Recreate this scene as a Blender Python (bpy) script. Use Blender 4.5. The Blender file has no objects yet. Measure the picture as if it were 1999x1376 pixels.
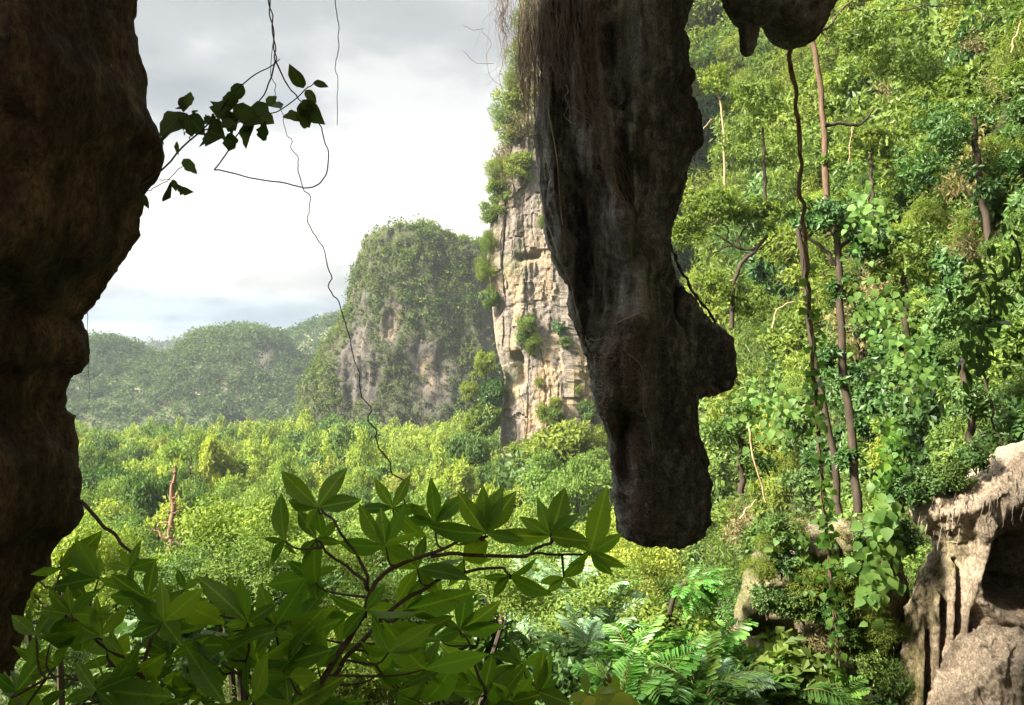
import bpy, math, random
import numpy as np
from mathutils import Vector, Matrix

random.seed(7)
RNG = np.random.default_rng(11)
SC = bpy.context.scene
COL = SC.collection

# ------------------------------------------------------------------ camera, sky, sun, exposure
F = 1550.0                      # focal length in photo pixels (photo 1999 x 1376)
PITCH = math.radians(2.0)
CP, SP = math.cos(PITCH), math.sin(PITCH)
cam_d = bpy.data.cameras.new('camera'); cam = bpy.data.objects.new('camera', cam_d); COL.objects.link(cam)
cam_d.sensor_width = 36.0; cam_d.lens = 36.0 * F / 1999.0
cam_d.clip_start = 0.05; cam_d.clip_end = 9000
cam.location = (0, 0, 0); cam.rotation_euler = (math.radians(90) + PITCH, 0, 0)
SC.camera = cam

SUN_DIR = Vector((-0.78, -0.33, 0.64)).normalized()      # towards the sun
SUN_STRENGTH = 2.1
SKY_STRENGTH = 0.094
EXPOSURE = 3.55
HAZE_DENSITY = 0.00017

SC.render.engine = 'CYCLES'
SC.cycles.use_denoising = True
try: SC.cycles.denoiser = 'OPENIMAGEDENOISE'
except Exception: pass
SC.cycles.max_bounces = 8; SC.cycles.diffuse_bounces = 6; SC.cycles.transmission_bounces = 5
SC.cycles.volume_bounces = 0
SC.cycles.sample_clamp_indirect = 4.0
SC.view_settings.view_transform = 'Standard'
SC.view_settings.look = 'None'
SC.view_settings.gamma = 1.0
SC.view_settings.use_curve_mapping = False
SC.view_settings.exposure = EXPOSURE

W = bpy.data.worlds.new('World'); SC.world = W; W.use_nodes = True
def build_world():
    nt = W.node_tree; nt.nodes.clear()
    N = nt.nodes.new; L = nt.links.new
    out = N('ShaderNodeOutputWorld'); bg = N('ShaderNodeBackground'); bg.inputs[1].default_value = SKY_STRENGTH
    sky = N('ShaderNodeTexSky'); sky.sky_type = 'NISHITA'; sky.sun_disc = False
    sky.sun_elevation = math.asin(SUN_DIR.z); sky.sun_rotation = math.atan2(SUN_DIR.x, SUN_DIR.y)
    tc = N('ShaderNodeTexCoord'); sep = N('ShaderNodeSeparateXYZ'); L(tc.outputs['Generated'], sep.inputs[0])
    def math_(op, a, b=None, c=None):
        m = N('ShaderNodeMath'); m.operation = op
        for i, v in enumerate((a, b, c)):
            if v is None: continue
            if isinstance(v, (int, float)): m.inputs[i].default_value = v
            else: L(v, m.inputs[i])
        return m.outputs[0]
    zc = math_('MAXIMUM', sep.outputs['Z'], 0.0)
    den = math_('ADD', zc, 0.22)
    px = math_('DIVIDE', sep.outputs['X'], den); py = math_('DIVIDE', sep.outputs['Y'], den)
    comb = N('ShaderNodeCombineXYZ'); L(px, comb.inputs[0]); L(py, comb.inputs[1])
    def noise(scale, detail, off, rough=0.55, sx=1.0):
        mp = N('ShaderNodeMapping'); mp.inputs['Location'].default_value = off; mp.inputs['Scale'].default_value = (sx, 1, 1)
        L(comb.outputs[0], mp.inputs[0])
        n = N('ShaderNodeTexNoise'); n.inputs['Scale'].default_value = scale; n.inputs['Detail'].default_value = detail
        n.inputs['Roughness'].default_value = rough; L(mp.outputs[0], n.inputs['Vector']); return n.outputs[0]
    def ramp(v, stops):
        r = N('ShaderNodeValToRGB'); L(v, r.inputs[0]); e = r.color_ramp.elements
        while len(e) < len(stops): e.new(0.5)
        for el, (p, c) in zip(e, stops):
            el.position = p; el.color = (c[0], c[1], c[2], 1) if len(c) == 3 else c
        r.color_ramp.interpolation = 'EASE'; return r.outputs[0]
    def mix(f, a, b, mode='MIX'):
        m = N('ShaderNodeMix'); m.data_type = 'RGBA'; m.blend_type = mode
        if isinstance(f, (int, float)): m.inputs[0].default_value = f
        else: L(f, m.inputs[0])
        for i, v in ((6, a), (7, b)):
            if isinstance(v, tuple): m.inputs[i].default_value = (*v, 1)
            else: L(v, m.inputs[i])
        return m.outputs[2]
    n1 = noise(1.15, 6, (3.1, 1.7, 0)); n2 = noise(2.6, 5, (9.4, 4.2, 0))
    # cloud brightness: thin bright deck near the horizon, greyer higher up, zenith brightened out of view to fill the shade
    el = math_('MULTIPLY', sep.outputs['Z'], 1.0)
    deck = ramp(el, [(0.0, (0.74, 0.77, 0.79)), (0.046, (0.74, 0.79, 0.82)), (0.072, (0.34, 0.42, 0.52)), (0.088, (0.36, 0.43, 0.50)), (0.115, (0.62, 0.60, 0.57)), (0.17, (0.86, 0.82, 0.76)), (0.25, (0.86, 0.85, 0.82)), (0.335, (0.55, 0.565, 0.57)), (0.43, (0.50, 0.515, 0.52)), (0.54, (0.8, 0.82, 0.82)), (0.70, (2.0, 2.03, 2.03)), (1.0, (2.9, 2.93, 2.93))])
    lump = ramp(math_('ADD', math_('MULTIPLY', n1, 0.65), math_('MULTIPLY', n2, 0.35)), [(0.38, (0.60, 0.63, 0.67)), (0.48, (0.90, 0.91, 0.92)), (0.57, (1.40, 1.37, 1.32))])
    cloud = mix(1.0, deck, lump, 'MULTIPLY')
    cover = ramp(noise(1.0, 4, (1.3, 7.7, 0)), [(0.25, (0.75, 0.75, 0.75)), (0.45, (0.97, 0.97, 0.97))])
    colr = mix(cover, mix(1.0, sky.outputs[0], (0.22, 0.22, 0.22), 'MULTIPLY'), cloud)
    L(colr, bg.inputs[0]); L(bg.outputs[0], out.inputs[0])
build_world()

sun_d = bpy.data.lights.new('sun', 'SUN'); sun = bpy.data.objects.new('sun', sun_d); COL.objects.link(sun)
sun_d.energy = SUN_STRENGTH; sun_d.angle = math.radians(9.0); sun_d.color = (1.0, 0.92, 0.77)
sun.rotation_euler = SUN_DIR.to_track_quat('Z', 'Y').to_euler(); sun.location = (-40, -20, 60)

# ------------------------------------------------------------------ helpers
def P(px, py, Y):
    """world point at forward distance Y whose photo position is (px, py)"""
    u = (px - 999.5) / F; v = (688.0 - py) / F
    dy = CP - SP * v; dz = SP + CP * v
    return np.array([u / dy * Y, Y, dz / dy * Y])
def PA(px, py, Y):
    px = np.asarray(px, float); py = np.asarray(py, float); Y = np.asarray(Y, float)
    u = (px - 999.5) / F; v = (688.0 - py) / F
    dy = CP - SP * v; dz = SP + CP * v
    return np.stack([u / dy * Y, Y + 0 * u, dz / dy * Y], -1)
def proj(p):
    p = np.asarray(p, float); fw = p[..., 1] * CP + p[..., 2] * SP; up = -p[..., 1] * SP + p[..., 2] * CP
    fw = np.where(np.abs(fw) < 1e-3, 1e-3, fw)
    return 999.5 + F * p[..., 0] / fw, 688 - F * up / fw

def hsh(ix, iy, iz, seed):
    h = (ix.astype(np.int64) * 374761393 + iy.astype(np.int64) * 668265263 + iz.astype(np.int64) * 2147483647 + seed * 974711) & 0xffffffff
    h = ((h ^ (h >> 13)) * 1274126177) & 0xffffffff
    h = (h ^ (h >> 16)) * 2246822519 & 0xffffffff
    h = h ^ (h >> 15)
    return (h & 0xffffff).astype(float) / 0xffffff
def vn(p, seed=0):
    p = np.asarray(p, float); i = np.floor(p).astype(np.int64); f = p - i
    f = f * f * f * (f * (f * 6 - 15) + 10)
    x, y, z = i[..., 0], i[..., 1], i[..., 2]; fx, fy, fz = f[..., 0], f[..., 1], f[..., 2]
    r = 0
    for dx in (0, 1):
        for dy in (0, 1):
            for dz in (0, 1):
                w = (fx if dx else 1 - fx) * (fy if dy else 1 - fy) * (fz if dz else 1 - fz)
                r = r + w * hsh(x + dx, y + dy, z + dz, seed)
    return r * 2 - 1
def fbm(p, octv=4, seed=0, gain=0.5):
    p = np.asarray(p, float); a = 1.0; s = 0; t = 0
    for k in range(octv):
        s = s + a * vn(p, seed + k * 17); t += a; a *= gain; p = p * 2.03 + 11.3
    return s / t
def ridged(p, octv=4, seed=0):
    p = np.asarray(p, float); a = 1.0; s = 0; t = 0
    for k in range(octv):
        s = s + a * (1 - 2 * np.abs(vn(p, seed + k * 13))); t += a; a *= 0.5; p = p * 2.1 + 5.7
    return s / t
def unit(v):
    return v / np.maximum(np.linalg.norm(v, axis=-1, keepdims=True), 1e-9)
def smooth(a, b, x):
    t = np.clip((x - a) / (b - a), 0, 1); return t * t * (3 - 2 * t)

class MB:
    """collects geometry for ONE mesh"""
    def __init__(self): self.v = []; self.f = []; self.m = []; self.t = []; self.n = 0; self.sm = []
    def add(self, v, f, tint=0.5, mat=0, sm=False):
        v = np.asarray(v, float); f = np.asarray(f, np.int64)
        self.v.append(v); self.f.append(f + self.n); self.n += len(v)
        self.t.append(np.broadcast_to(np.asarray(tint, float), (len(v),)))
        self.m.append(np.full(len(f), mat, np.int32)); self.sm.append(np.full(len(f), sm, bool)); return self
    def mesh(self, name, mats, loc=None, attrs=None):
        me = bpy.data.meshes.new(name)
        v = np.concatenate(self.v) if self.v else np.zeros((0, 3))
        if loc is not None: v = v - np.asarray(loc, float)
        tot = np.concatenate([np.full(len(f), f.shape[1], np.int32) for f in self.f])
        li = np.concatenate([f.ravel() for f in self.f]).astype(np.int32)
        st = np.concatenate([[0], np.cumsum(tot)[:-1]]).astype(np.int32)
        me.vertices.add(len(v)); me.vertices.foreach_set('co', v.astype(np.float32).ravel())
        me.loops.add(len(li)); me.loops.foreach_set('vertex_index', li)
        me.polygons.add(len(tot)); me.polygons.foreach_set('loop_start', st); me.polygons.foreach_set('loop_total', tot)
        me.polygons.foreach_set('material_index', np.concatenate(self.m))
        me.polygons.foreach_set('use_smooth', np.concatenate(self.sm))
        a = me.attributes.new('tint', 'FLOAT', 'POINT'); a.data.foreach_set('value', np.concatenate(self.t).astype(np.float32))
        for k, val in (attrs or {}).items():
            a = me.attributes.new(k, 'FLOAT', 'POINT'); a.data.foreach_set('value', np.asarray(val, np.float32))
        for m in (mats if isinstance(mats, (list, tuple)) else [mats]): me.materials.append(m)
        me.update(calc_edges=True); return me

def obj(name, me, parent=None, label=None, cat=None, group=None, kind=None, loc=None):
    o = bpy.data.objects.new(name, me); COL.objects.link(o)
    if parent is not None: o.parent = parent
    if loc is not None: o.location = loc
    if label: o['label'] = label
    if cat: o['category'] = cat
    if group: o['group'] = group
    if kind: o['kind'] = kind
    return o
def thing(name, label, cat, loc, group=None):
    return obj(name, None, None, label, cat, group, None, tuple(loc))

def tube(path, rad, n=6, cap=True):
    path = np.asarray(path, float); K = len(path); rad = np.broadcast_to(np.asarray(rad, float), (K,))
    tan = np.gradient(path, axis=0); tan = unit(tan)
    up = np.array([0, 0, 1.0]) if abs(tan[0, 2]) < 0.9 else np.array([1.0, 0, 0])
    fr = []; a = unit(np.cross(tan[0], up))
    for k in range(K):
        a = a - tan[k] * a.dot(tan[k]); a = a / max(np.linalg.norm(a), 1e-9); fr.append(a)
    fr = np.array(fr); b = np.cross(tan, fr)
    an = np.arange(n) / n * 2 * math.pi
    v = path[:, None] + rad[:, None, None] * (np.cos(an)[None, :, None] * fr[:, None] + np.sin(an)[None, :, None] * b[:, None])
    i = np.arange(K - 1)[:, None] * n; j = np.arange(n)[None]; j2 = (j + 1) % n
    f = np.stack([i + j, i + j2, i + n + j2, i + n + j], -1).reshape(-1, 4)
    return v.reshape(-1, 3), f
def resample(pts, n, jit=0.0, seed=0):
    """Catmull-Rom through pts"""
    p = np.asarray(pts, float); q = np.vstack([2 * p[0] - p[1], p, 2 * p[-1] - p[-2]])
    t = np.linspace(0, len(p) - 1 - 1e-6, n); k = t.astype(int); u = (t - k)[:, None]
    a, b, c, d = q[k], q[k + 1], q[k + 2], q[k + 3]
    r = 0.5 * ((2 * b) + (-a + c) * u + (2 * a - 5 * b + 4 * c - d) * u ** 2 + (-a + 3 * b - 3 * c + d) * u ** 3)
    if jit:
        s = np.linspace(0, n / 2.5, n); off = np.stack([vn(np.stack([s, s * 0 + 3.3 * q_, s * 0 + seed], -1), 5 + q_) for q_ in range(3)], -1)
        r = r + off * jit
    return r
def rays(pts3, n, jit=0.0, seed=0):
    return resample([P(*q) for q in pts3], n, jit, seed)

def leaf_quads(C, D, U, L, Wd, fold=0.12, droop=0.1):
    D = unit(D); S = unit(np.cross(D, U)); Nn = np.cross(S, D)
    L = np.asarray(L)[:, None]; Wd = np.asarray(Wd)[:, None]
    base = C; mid = C + D * L * 0.45
    lf = mid + S * Wd * 0.5 + Nn * Wd * fold; rt = mid - S * Wd * 0.5 + Nn * Wd * fold
    tip = C + D * L - Nn * L * droop
    v = np.stack([base, rt, tip, lf], 1).reshape(-1, 3)
    f = np.arange(len(C) * 4).reshape(-1, 4)
    return v, f
def rdir(n, rng=RNG):
    return unit(rng.normal(size=(n, 3)))

def leaf_cloud(mb, centres, radii, per, lsize, aspect=0.45, tint_c=None, up=0.25, flat=0.8, mat=0, rng=RNG, hang=0.0, mid=None):
    """leaf faces spread over clumps"""
    n = len(centres)
    per = np.broadcast_to(np.asarray(per), (n,)).astype(int)
    idx = np.repeat(np.arange(n), per); N = len(idx)
    d = rdir(N, rng); d[:, 2] = d[:, 2] + up; d = unit(d)
    r = radii[idx] * (0.45 + 0.6 * rng.random(N) ** 0.6)
    off = d * r[:, None]; off[:, 2] *= flat
    c = centres[idx] + off
    D = unit(d * 0.35 + rdir(N, rng) * 0.9 + np.array([0, 0, -0.15 - hang]))
    nr = d if mid is None else unit(d + .7 * unit(centres[idx] - np.asarray(mid)))
    U = unit(nr * 1.1 + rdir(N, rng) * 0.65 + np.array([0, 0, 0.45]))
    Ls = lsize * (0.65 + 0.7 * rng.random(N)); Ws = Ls * aspect * (0.8 + 0.5 * rng.random(N))
    v, f = leaf_quads(c, D, U, Ls, Ws)
    tc = rng.random(n) if tint_c is None else tint_c
    t = np.clip(tc[idx] * 0.78 + rng.random(N) * 0.22, 0, 1)
    mb.add(v, f, np.repeat(t, 4), mat)

# ------------------------------------------------------------------ materials
def new_mat(name):
    m = bpy.data.materials.new(name); m.use_nodes = True; nt = m.node_tree; nt.nodes.clear()
    return m, nt, nt.nodes.new, nt.links.new
def nd_mix(nt, f, a, b, mode='MIX'):
    m = nt.nodes.new('ShaderNodeMix'); m.data_type = 'RGBA'; m.blend_type = mode
    for i, v in ((0, f), (6, a), (7, b)):
        if isinstance(v, (int, float)): m.inputs[i].default_value = v
        elif isinstance(v, tuple): m.inputs[i].default_value = (*v, 1)
        else: nt.links.new(v, m.inputs[i])
    return m.outputs[2]
def nd_ramp(nt, v, stops, interp='LINEAR'):
    r = nt.nodes.new('ShaderNodeValToRGB'); nt.links.new(v, r.inputs[0]); e = r.color_ramp.elements
    while len(e) < len(stops): e.new(0.5)
    for el, (p, c) in zip(e, stops):
        if isinstance(c, (int, float)): c = (c, c, c)
        el.position = p; el.color = (*c, 1)
    r.color_ramp.interpolation = interp; return r.outputs[0]
def nd_noise(nt, scale, detail=4, vec=(1, 1, 1), coord='pos', rough=0.6, loc=(0, 0, 0)):
    g = nt.nodes.new('ShaderNodeNewGeometry') if coord == 'pos' else nt.nodes.new('ShaderNodeTexCoord')
    mp = nt.nodes.new('ShaderNodeMapping'); mp.inputs['Scale'].default_value = vec; mp.inputs['Location'].default_value = loc
    nt.links.new(g.outputs['Position' if coord == 'pos' else 'Object'], mp.inputs[0])
    n = nt.nodes.new('ShaderNodeTexNoise'); n.inputs['Scale'].default_value = scale; n.inputs['Detail'].default_value = detail
    n.inputs['Roughness'].default_value = rough
    nt.links.new(mp.outputs[0], n.inputs['Vector']); return n.outputs[0]
def nd_attr(nt, name):
    a = nt.nodes.new('ShaderNodeAttribute'); a.attribute_name = name; return a.outputs['Fac']

def leaf_mat(name, dark, light, trans=0.4, rough=0.5, spec=0.4, rnd=0.25, wscale=0.15, yellow=None, tcol=(1.12, 1.2, 0.6), vein=False):
    m, nt, N, L = new_mat(name)
    t = nd_attr(nt, 'tint')
    c = nd_mix(nt, t, dark, light)
    if vein:
        tc = N('ShaderNodeTexCoord'); sp = N('ShaderNodeSeparateXYZ'); L(tc.outputs['Object'], sp.inputs[0])
        ab = N('ShaderNodeMath'); ab.operation = 'ABSOLUTE'; L(sp.outputs['Y'], ab.inputs[0])
        mid = nd_ramp(nt, ab.outputs[0], [(0.0, 1.0), (0.010, 0.7), (0.022, 0.0)])
        w1 = N('ShaderNodeMath'); w1.operation = 'MULTIPLY_ADD'; L(ab.outputs[0], w1.inputs[0]); w1.inputs[1].default_value = -0.9; L(sp.outputs['X'], w1.inputs[2])
        sn = N('ShaderNodeMath'); sn.operation = 'MULTIPLY'; L(w1.outputs[0], sn.inputs[0]); sn.inputs[1].default_value = 75.0
        si = N('ShaderNodeMath'); si.operation = 'SINE'; L(sn.outputs[0], si.inputs[0])
        vv = nd_ramp(nt, si.outputs[0], [(0.90, 0.0), (1.0, 0.35)])
        mx = N('ShaderNodeMath'); mx.operation = 'MAXIMUM'; L(mid, mx.inputs[0]); L(vv, mx.inputs[1])
        c = nd_mix(nt, mx.outputs[0], c, tuple(min(1, q * 1.28 + 0.002) for q in light))
        blot = nd_ramp(nt, nd_noise(nt, 9.0, 3, coord='obj'), [(0.62, 0.0), (0.75, 0.5)])
        c = nd_mix(nt, blot, c, (0.055, 0.045, 0.012))
    oi = N('ShaderNodeObjectInfo')
    nz = nd_noise(nt, wscale, 2)
    ad = N('ShaderNodeMath'); ad.operation = 'MULTIPLY_ADD'; L(oi.outputs['Random'], ad.inputs[0]); ad.inputs[1].default_value = 0.6
    m2 = N('ShaderNodeMath'); m2.operation = 'MULTIPLY'; L(nz, m2.inputs[0]); m2.inputs[1].default_value = 0.8; L(m2.outputs[0], ad.inputs[2])
    hs = N('ShaderNodeHueSaturation'); L(c, hs.inputs['Color'])
    mr = N('ShaderNodeMapRange'); L(ad.outputs[0], mr.inputs[0]); mr.inputs[1].default_value = 0.2; mr.inputs[2].default_value = 1.2
    mr.inputs[3].default_value = 1 - rnd; mr.inputs[4].default_value = 1 + rnd * 1.3; L(mr.outputs[0], hs.inputs['Value'])
    mh = N('ShaderNodeMapRange'); L(oi.outputs['Random'], mh.inputs[0]); mh.inputs[3].default_value = 0.515; mh.inputs[4].default_value = 0.482; L(mh.outputs[0], hs.inputs['Hue'])
    bs = N('ShaderNodeBsdfPrincipled'); L(hs.outputs[0], bs.inputs['Base Color']); bs.inputs['Roughness'].default_value = rough
    bs.inputs['Specular IOR Level'].default_value = spec * .6; bs.inputs['Roughness'].default_value = rough + .08
    tr = N('ShaderNodeBsdfTranslucent'); L(nd_mix(nt, 1.0, hs.outputs[0], tcol, 'MULTIPLY'), tr.inputs[0])
    ms = N('ShaderNodeMixShader'); ms.inputs[0].default_value = trans; L(bs.outputs[0], ms.inputs[1]); L(tr.outputs[0], ms.inputs[2])
    out = N('ShaderNodeOutputMaterial'); L(ms.outputs[0], out.inputs[0]); return m

def rock_mat(name, cols, scale=1.0, streak=0.25, bump=0.6, bscale=6.0, masks=(), rough=0.9, bdist=0.05, spec=0.2):
    """cols: ramp stops; masks: (attribute, colour, strength)"""
    m, nt, N, L = new_mat(name)
    a = nd_noise(nt, scale, 6, (1, 1, streak)); b = nd_noise(nt, scale * 4.3, 5, (1, 1, 0.6), loc=(4, 2, 8))
    mm = N('ShaderNodeMath'); mm.operation = 'MULTIPLY_ADD'; L(b, mm.inputs[0]); mm.inputs[1].default_value = 0.45
    m3 = N('ShaderNodeMath'); m3.operation = 'MULTIPLY'; L(a, m3.inputs[0]); m3.inputs[1].default_value = 0.55; L(m3.outputs[0], mm.inputs[2])
    c = nd_ramp(nt, mm.outputs[0], cols)
    fine = nd_noise(nt, bscale * 3, 4)
    for at, colr, st in masks:
        f = nd_attr(nt, at)
        k = N('ShaderNodeMath'); k.operation = 'MULTIPLY'; L(f, k.inputs[0]); L(nd_ramp(nt, fine, [(0.3, 0.55), (0.6, 1.0)]), k.inputs[1])
        k2 = N('ShaderNodeMath'); k2.operation = 'MULTIPLY'; k2.use_clamp = True; L(k.outputs[0], k2.inputs[0]); k2.inputs[1].default_value = st
        c = nd_mix(nt, k2.outputs[0], c, colr)
    grit = nd_ramp(nt, nd_noise(nt, bscale * 4.5, 5, (1, 1, 0.55), rough=0.75, loc=(7, 3, 1)), [(0.36, 0.42), (0.5, 1.0), (0.64, 1.75)])
    c = nd_mix(nt, 0.85, c, grit, 'MULTIPLY')
    bs = N('ShaderNodeBsdfPrincipled'); L(c, bs.inputs['Base Color']); bs.inputs['Roughness'].default_value = rough
    bs.inputs['Specular IOR Level'].default_value = spec
    bp = N('ShaderNodeBump'); bp.inputs['Strength'].default_value = bump; bp.inputs['Distance'].default_value = bdist
    L(nd_noise(nt, bscale, 8, (1, 1, 0.7), rough=0.7), bp.inputs['Height']); L(bp.outputs[0], bs.inputs['Normal'])
    out = N('ShaderNodeOutputMaterial'); L(bs.outputs[0], out.inputs[0]); return m
def wood_mat(name, a, b, scale=8.0, spec=0.2):
    m, nt, N, L = new_mat(name)
    c = nd_ramp(nt, nd_noise(nt, scale, 5, (1, 1, 0.25)), [(0.3, a), (0.7, b)])
    bs = N('ShaderNodeBsdfPrincipled'); L(c, bs.inputs['Base Color']); bs.inputs['Roughness'].default_value = 0.8
    bs.inputs['Specular IOR Level'].default_value = spec
    bp = N('ShaderNodeBump'); bp.inputs['Strength'].default_value = 0.5; bp.inputs['Distance'].default_value = 0.02
    L(nd_noise(nt, scale * 3, 5, (1, 1, 0.2)), bp.inputs['Height']); L(bp.outputs[0], bs.inputs['Normal'])
    out = N('ShaderNodeOutputMaterial'); L(bs.outputs[0], out.inputs[0]); return m

M = {}
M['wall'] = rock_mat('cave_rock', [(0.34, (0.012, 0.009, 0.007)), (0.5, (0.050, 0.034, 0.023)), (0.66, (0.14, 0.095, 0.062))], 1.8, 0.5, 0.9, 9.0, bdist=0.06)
M['cave'] = rock_mat('cave_limestone', [(0.30, (0.16, 0.13, 0.10)), (0.5, (0.28, 0.24, 0.19)), (0.7, (0.42, 0.37, 0.30))], 0.5, 0.5, 0.8, 2.0)  # unseen cave rock, kept pale to bounce light onto the stalactite
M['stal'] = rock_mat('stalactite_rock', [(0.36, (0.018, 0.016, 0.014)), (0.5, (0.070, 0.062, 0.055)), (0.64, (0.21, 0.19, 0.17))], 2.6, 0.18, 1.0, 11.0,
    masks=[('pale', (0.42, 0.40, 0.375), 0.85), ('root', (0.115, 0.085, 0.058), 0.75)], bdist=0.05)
M['cliff'] = rock_mat('cliff_rock', [(0.30, (0.09, 0.075, 0.063)), (0.46, (0.145, 0.123, 0.104)), (0.62, (0.20, 0.172, 0.147))], 0.35, 0.16, 0.7, 2.2,
    masks=[('tan', (0.33, 0.235, 0.135), 0.75), ('crack', (0.06, 0.05, 0.042), 0.9), ('grn', (0.10, 0.12, 0.03), 0.6)], bdist=0.25)
M['karst'] = rock_mat('karst_rock', [(0.30, (0.04, 0.036, 0.031)), (0.48, (0.07, 0.064, 0.056)), (0.66, (0.115, 0.105, 0.092))], 0.16, 0.09, 1.0, 1.6,
    masks=[('tan', (0.24, 0.175, 0.105), 0.7), ('grn', (0.048, 0.062, 0.02), 0.9)], bdist=0.6)
M['pale_rock'] = rock_mat('outcrop_rock', [(0.30, (0.07, 0.048, 0.032)), (0.46, (0.16, 0.12, 0.083)), (0.64, (0.29, 0.23, 0.17))], 2.2, 0.14, 0.9, 6.0,
    masks=[('pale', (0.40, 0.325, 0.245), 0.75), ('moss', (0.13, 0.125, 0.04), 0.9)], bdist=0.06)
M['ledge_rock'] = rock_mat('ledge_rock', [(0.30, (0.05, 0.036, 0.027)), (0.46, (0.11, 0.082, 0.062)), (0.64, (0.20, 0.155, 0.12))], 1.5, 0.3, 0.9, 6.0, masks=[('pale', (0.33, 0.28, 0.24), 0.8), ('moss', (0.09, 0.10, 0.03), 0.9)], bdist=0.06)
M['ground'] = rock_mat('forest_soil', [(0.3, (0.022, 0.026, 0.010)), (0.5, (0.040, 0.048, 0.017)), (0.7, (0.075, 0.075, 0.030))], 0.25, 1.0, 0.6, 1.0, bdist=0.3)
M['hill_soil'] = rock_mat('hill_cover', [(0.3, (0.035, 0.05, 0.018)), (0.5, (0.06, 0.08, 0.03)), (0.7, (0.13, 0.12, 0.06))], 0.05, 0.7, 0.6, 0.4, masks=[('tan', (0.40, 0.33, 0.24), 0.9)], bdist=0.6)
M['bark'] = wood_mat('bark', (0.025, 0.019, 0.013), (0.075, 0.056, 0.040))
M['bark_warm'] = wood_mat('bark_warm', (0.06, 0.038, 0.024), (0.16, 0.102, 0.066))
M['bark_dead'] = wood_mat('bark_dead', (0.13, 0.072, 0.045), (0.28, 0.17, 0.11))
M['twig'] = wood_mat('twig', (0.03, 0.02, 0.016), (0.08, 0.05, 0.038), 20)
M['stem_green'] = wood_mat('stem_green', (0.08, 0.07, 0.02), (0.16, 0.14, 0.05), 10)
M['root'] = wood_mat('root', (0.085, 0.058, 0.044), (0.24, 0.175, 0.135), 12)
M['root_grey'] = wood_mat('root_grey', (0.20, 0.165, 0.14), (0.36, 0.30, 0.25), 12)
M['pale_root'] = wood_mat('pale_root', (0.16, 0.12, 0.085), (0.36, 0.30, 0.235), 9)
M['liana'] = wood_mat('liana', (0.12, 0.075, 0.045), (0.30, 0.20, 0.13), 12)
M['straw'] = wood_mat('straw', (0.22, 0.15, 0.08), (0.42, 0.31, 0.18), 12)
M['front_leaf'] = leaf_mat('front_leaf', (0.065, 0.143, 0.021), (0.152, 0.274, 0.034), 0.68, 0.38, 0.4, 0.25, 1.5, tcol=(1.35, 1.35, 0.4), vein=True)
M['twig_leaf'] = leaf_mat('twig_leaf', (0.026, 0.048, 0.014), (0.065, 0.10, 0.03), 0.42, 0.5, 0.3, 0.25, 1.5, vein=True)
M['fresh_leaf'] = leaf_mat('fresh_leaf', (0.057, 0.137, 0.023), (0.152, 0.284, 0.040), 0.45, 0.4, 0.5, 0.2, 0.8)
M['creeper_leaf'] = leaf_mat('creeper_leaf', (0.056, 0.121, 0.032), (0.136, 0.242, 0.052), 0.4, 0.48, 0.45, 0.2, 0.8)
M['palm_leaf'] = leaf_mat('palm_leaf', (0.083, 0.198, 0.044), (0.165, 0.367, 0.065), 0.4, 0.33, 0.6, 0.2, 0.6)
M['silver_leaf'] = leaf_mat('silver_leaf', (0.114, 0.215, 0.097), (0.250, 0.391, 0.235), 0.3, 0.33, 0.7, 0.15, 0.6)
M['yellow_leaf'] = leaf_mat('yellow_leaf', (0.22, 0.30, 0.04), (0.50, 0.50, 0.08), 0.45, 0.4, 0.5, 0.1, 0.6)
M['shade_bush'] = leaf_mat('shade_bush', (0.037, 0.086, 0.024), (0.106, 0.193, 0.049), 0.35, 0.36, 0.6, 0.3, 0.12)
M['mid_bush'] = leaf_mat('mid_bush', (0.057, 0.105, 0.023), (0.157, 0.236, 0.048), 0.4, 0.4, 0.5, 0.3, 0.12)
M['lime_bush'] = leaf_mat('lime_bush', (0.089, 0.131, 0.020), (0.210, 0.273, 0.046), 0.45, 0.45, 0.4, 0.25, 0.12)
M['dry_bush'] = leaf_mat('dry_bush', (0.11, 0.10, 0.04), (0.25, 0.22, 0.10), 0.35, 0.6, 0.3, 0.25, 0.12)
M['val_dark'] = leaf_mat('valley_dark', (0.038, 0.081, 0.021), (0.114, 0.197, 0.044), 0.35, 0.5, 0.3, 0.3, 0.04)
M['val_mid'] = leaf_mat('valley_mid', (0.069, 0.123, 0.025), (0.208, 0.307, 0.061), 0.4, 0.5, 0.3, 0.28, 0.04)
M['val_lime'] = leaf_mat('valley_lime', (0.121, 0.176, 0.029), (0.350, 0.427, 0.075), 0.42, 0.5, 0.3, 0.22, 0.04)
M['val_gold'] = leaf_mat('valley_gold', (0.120, 0.150, 0.032), (0.310, 0.349, 0.069), 0.42, 0.5, 0.3, 0.2, 0.04)
M['hill_leaf'] = leaf_mat('hill_leaf', (0.032, 0.068, 0.019), (0.178, 0.252, 0.063), 0.35, 0.6, 0.2, 0.3, 0.03)
M['far_leaf'] = leaf_mat('far_leaf', (0.020, 0.048, 0.018), (0.085, 0.137, 0.049), 0.35, 0.6, 0.2, 0.3, 0.02)
M['karst_leaf'] = leaf_mat('karst_leaf', (0.028, 0.060, 0.013), (0.125, 0.175, 0.034), 0.35, 0.6, 0.2, 0.3, 0.03)
M['scrub'] = leaf_mat('scrub_leaf', (0.045, 0.052, 0.02), (0.135, 0.125, 0.06), 0.3, 0.6, 0.2, 0.3, 0.03)
M['slope_leaf'] = leaf_mat('slope_leaf', (0.031, 0.058, 0.013), (0.117, 0.163, 0.036), 0.4, 0.45, 0.4, 0.35, 0.10)

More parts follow.
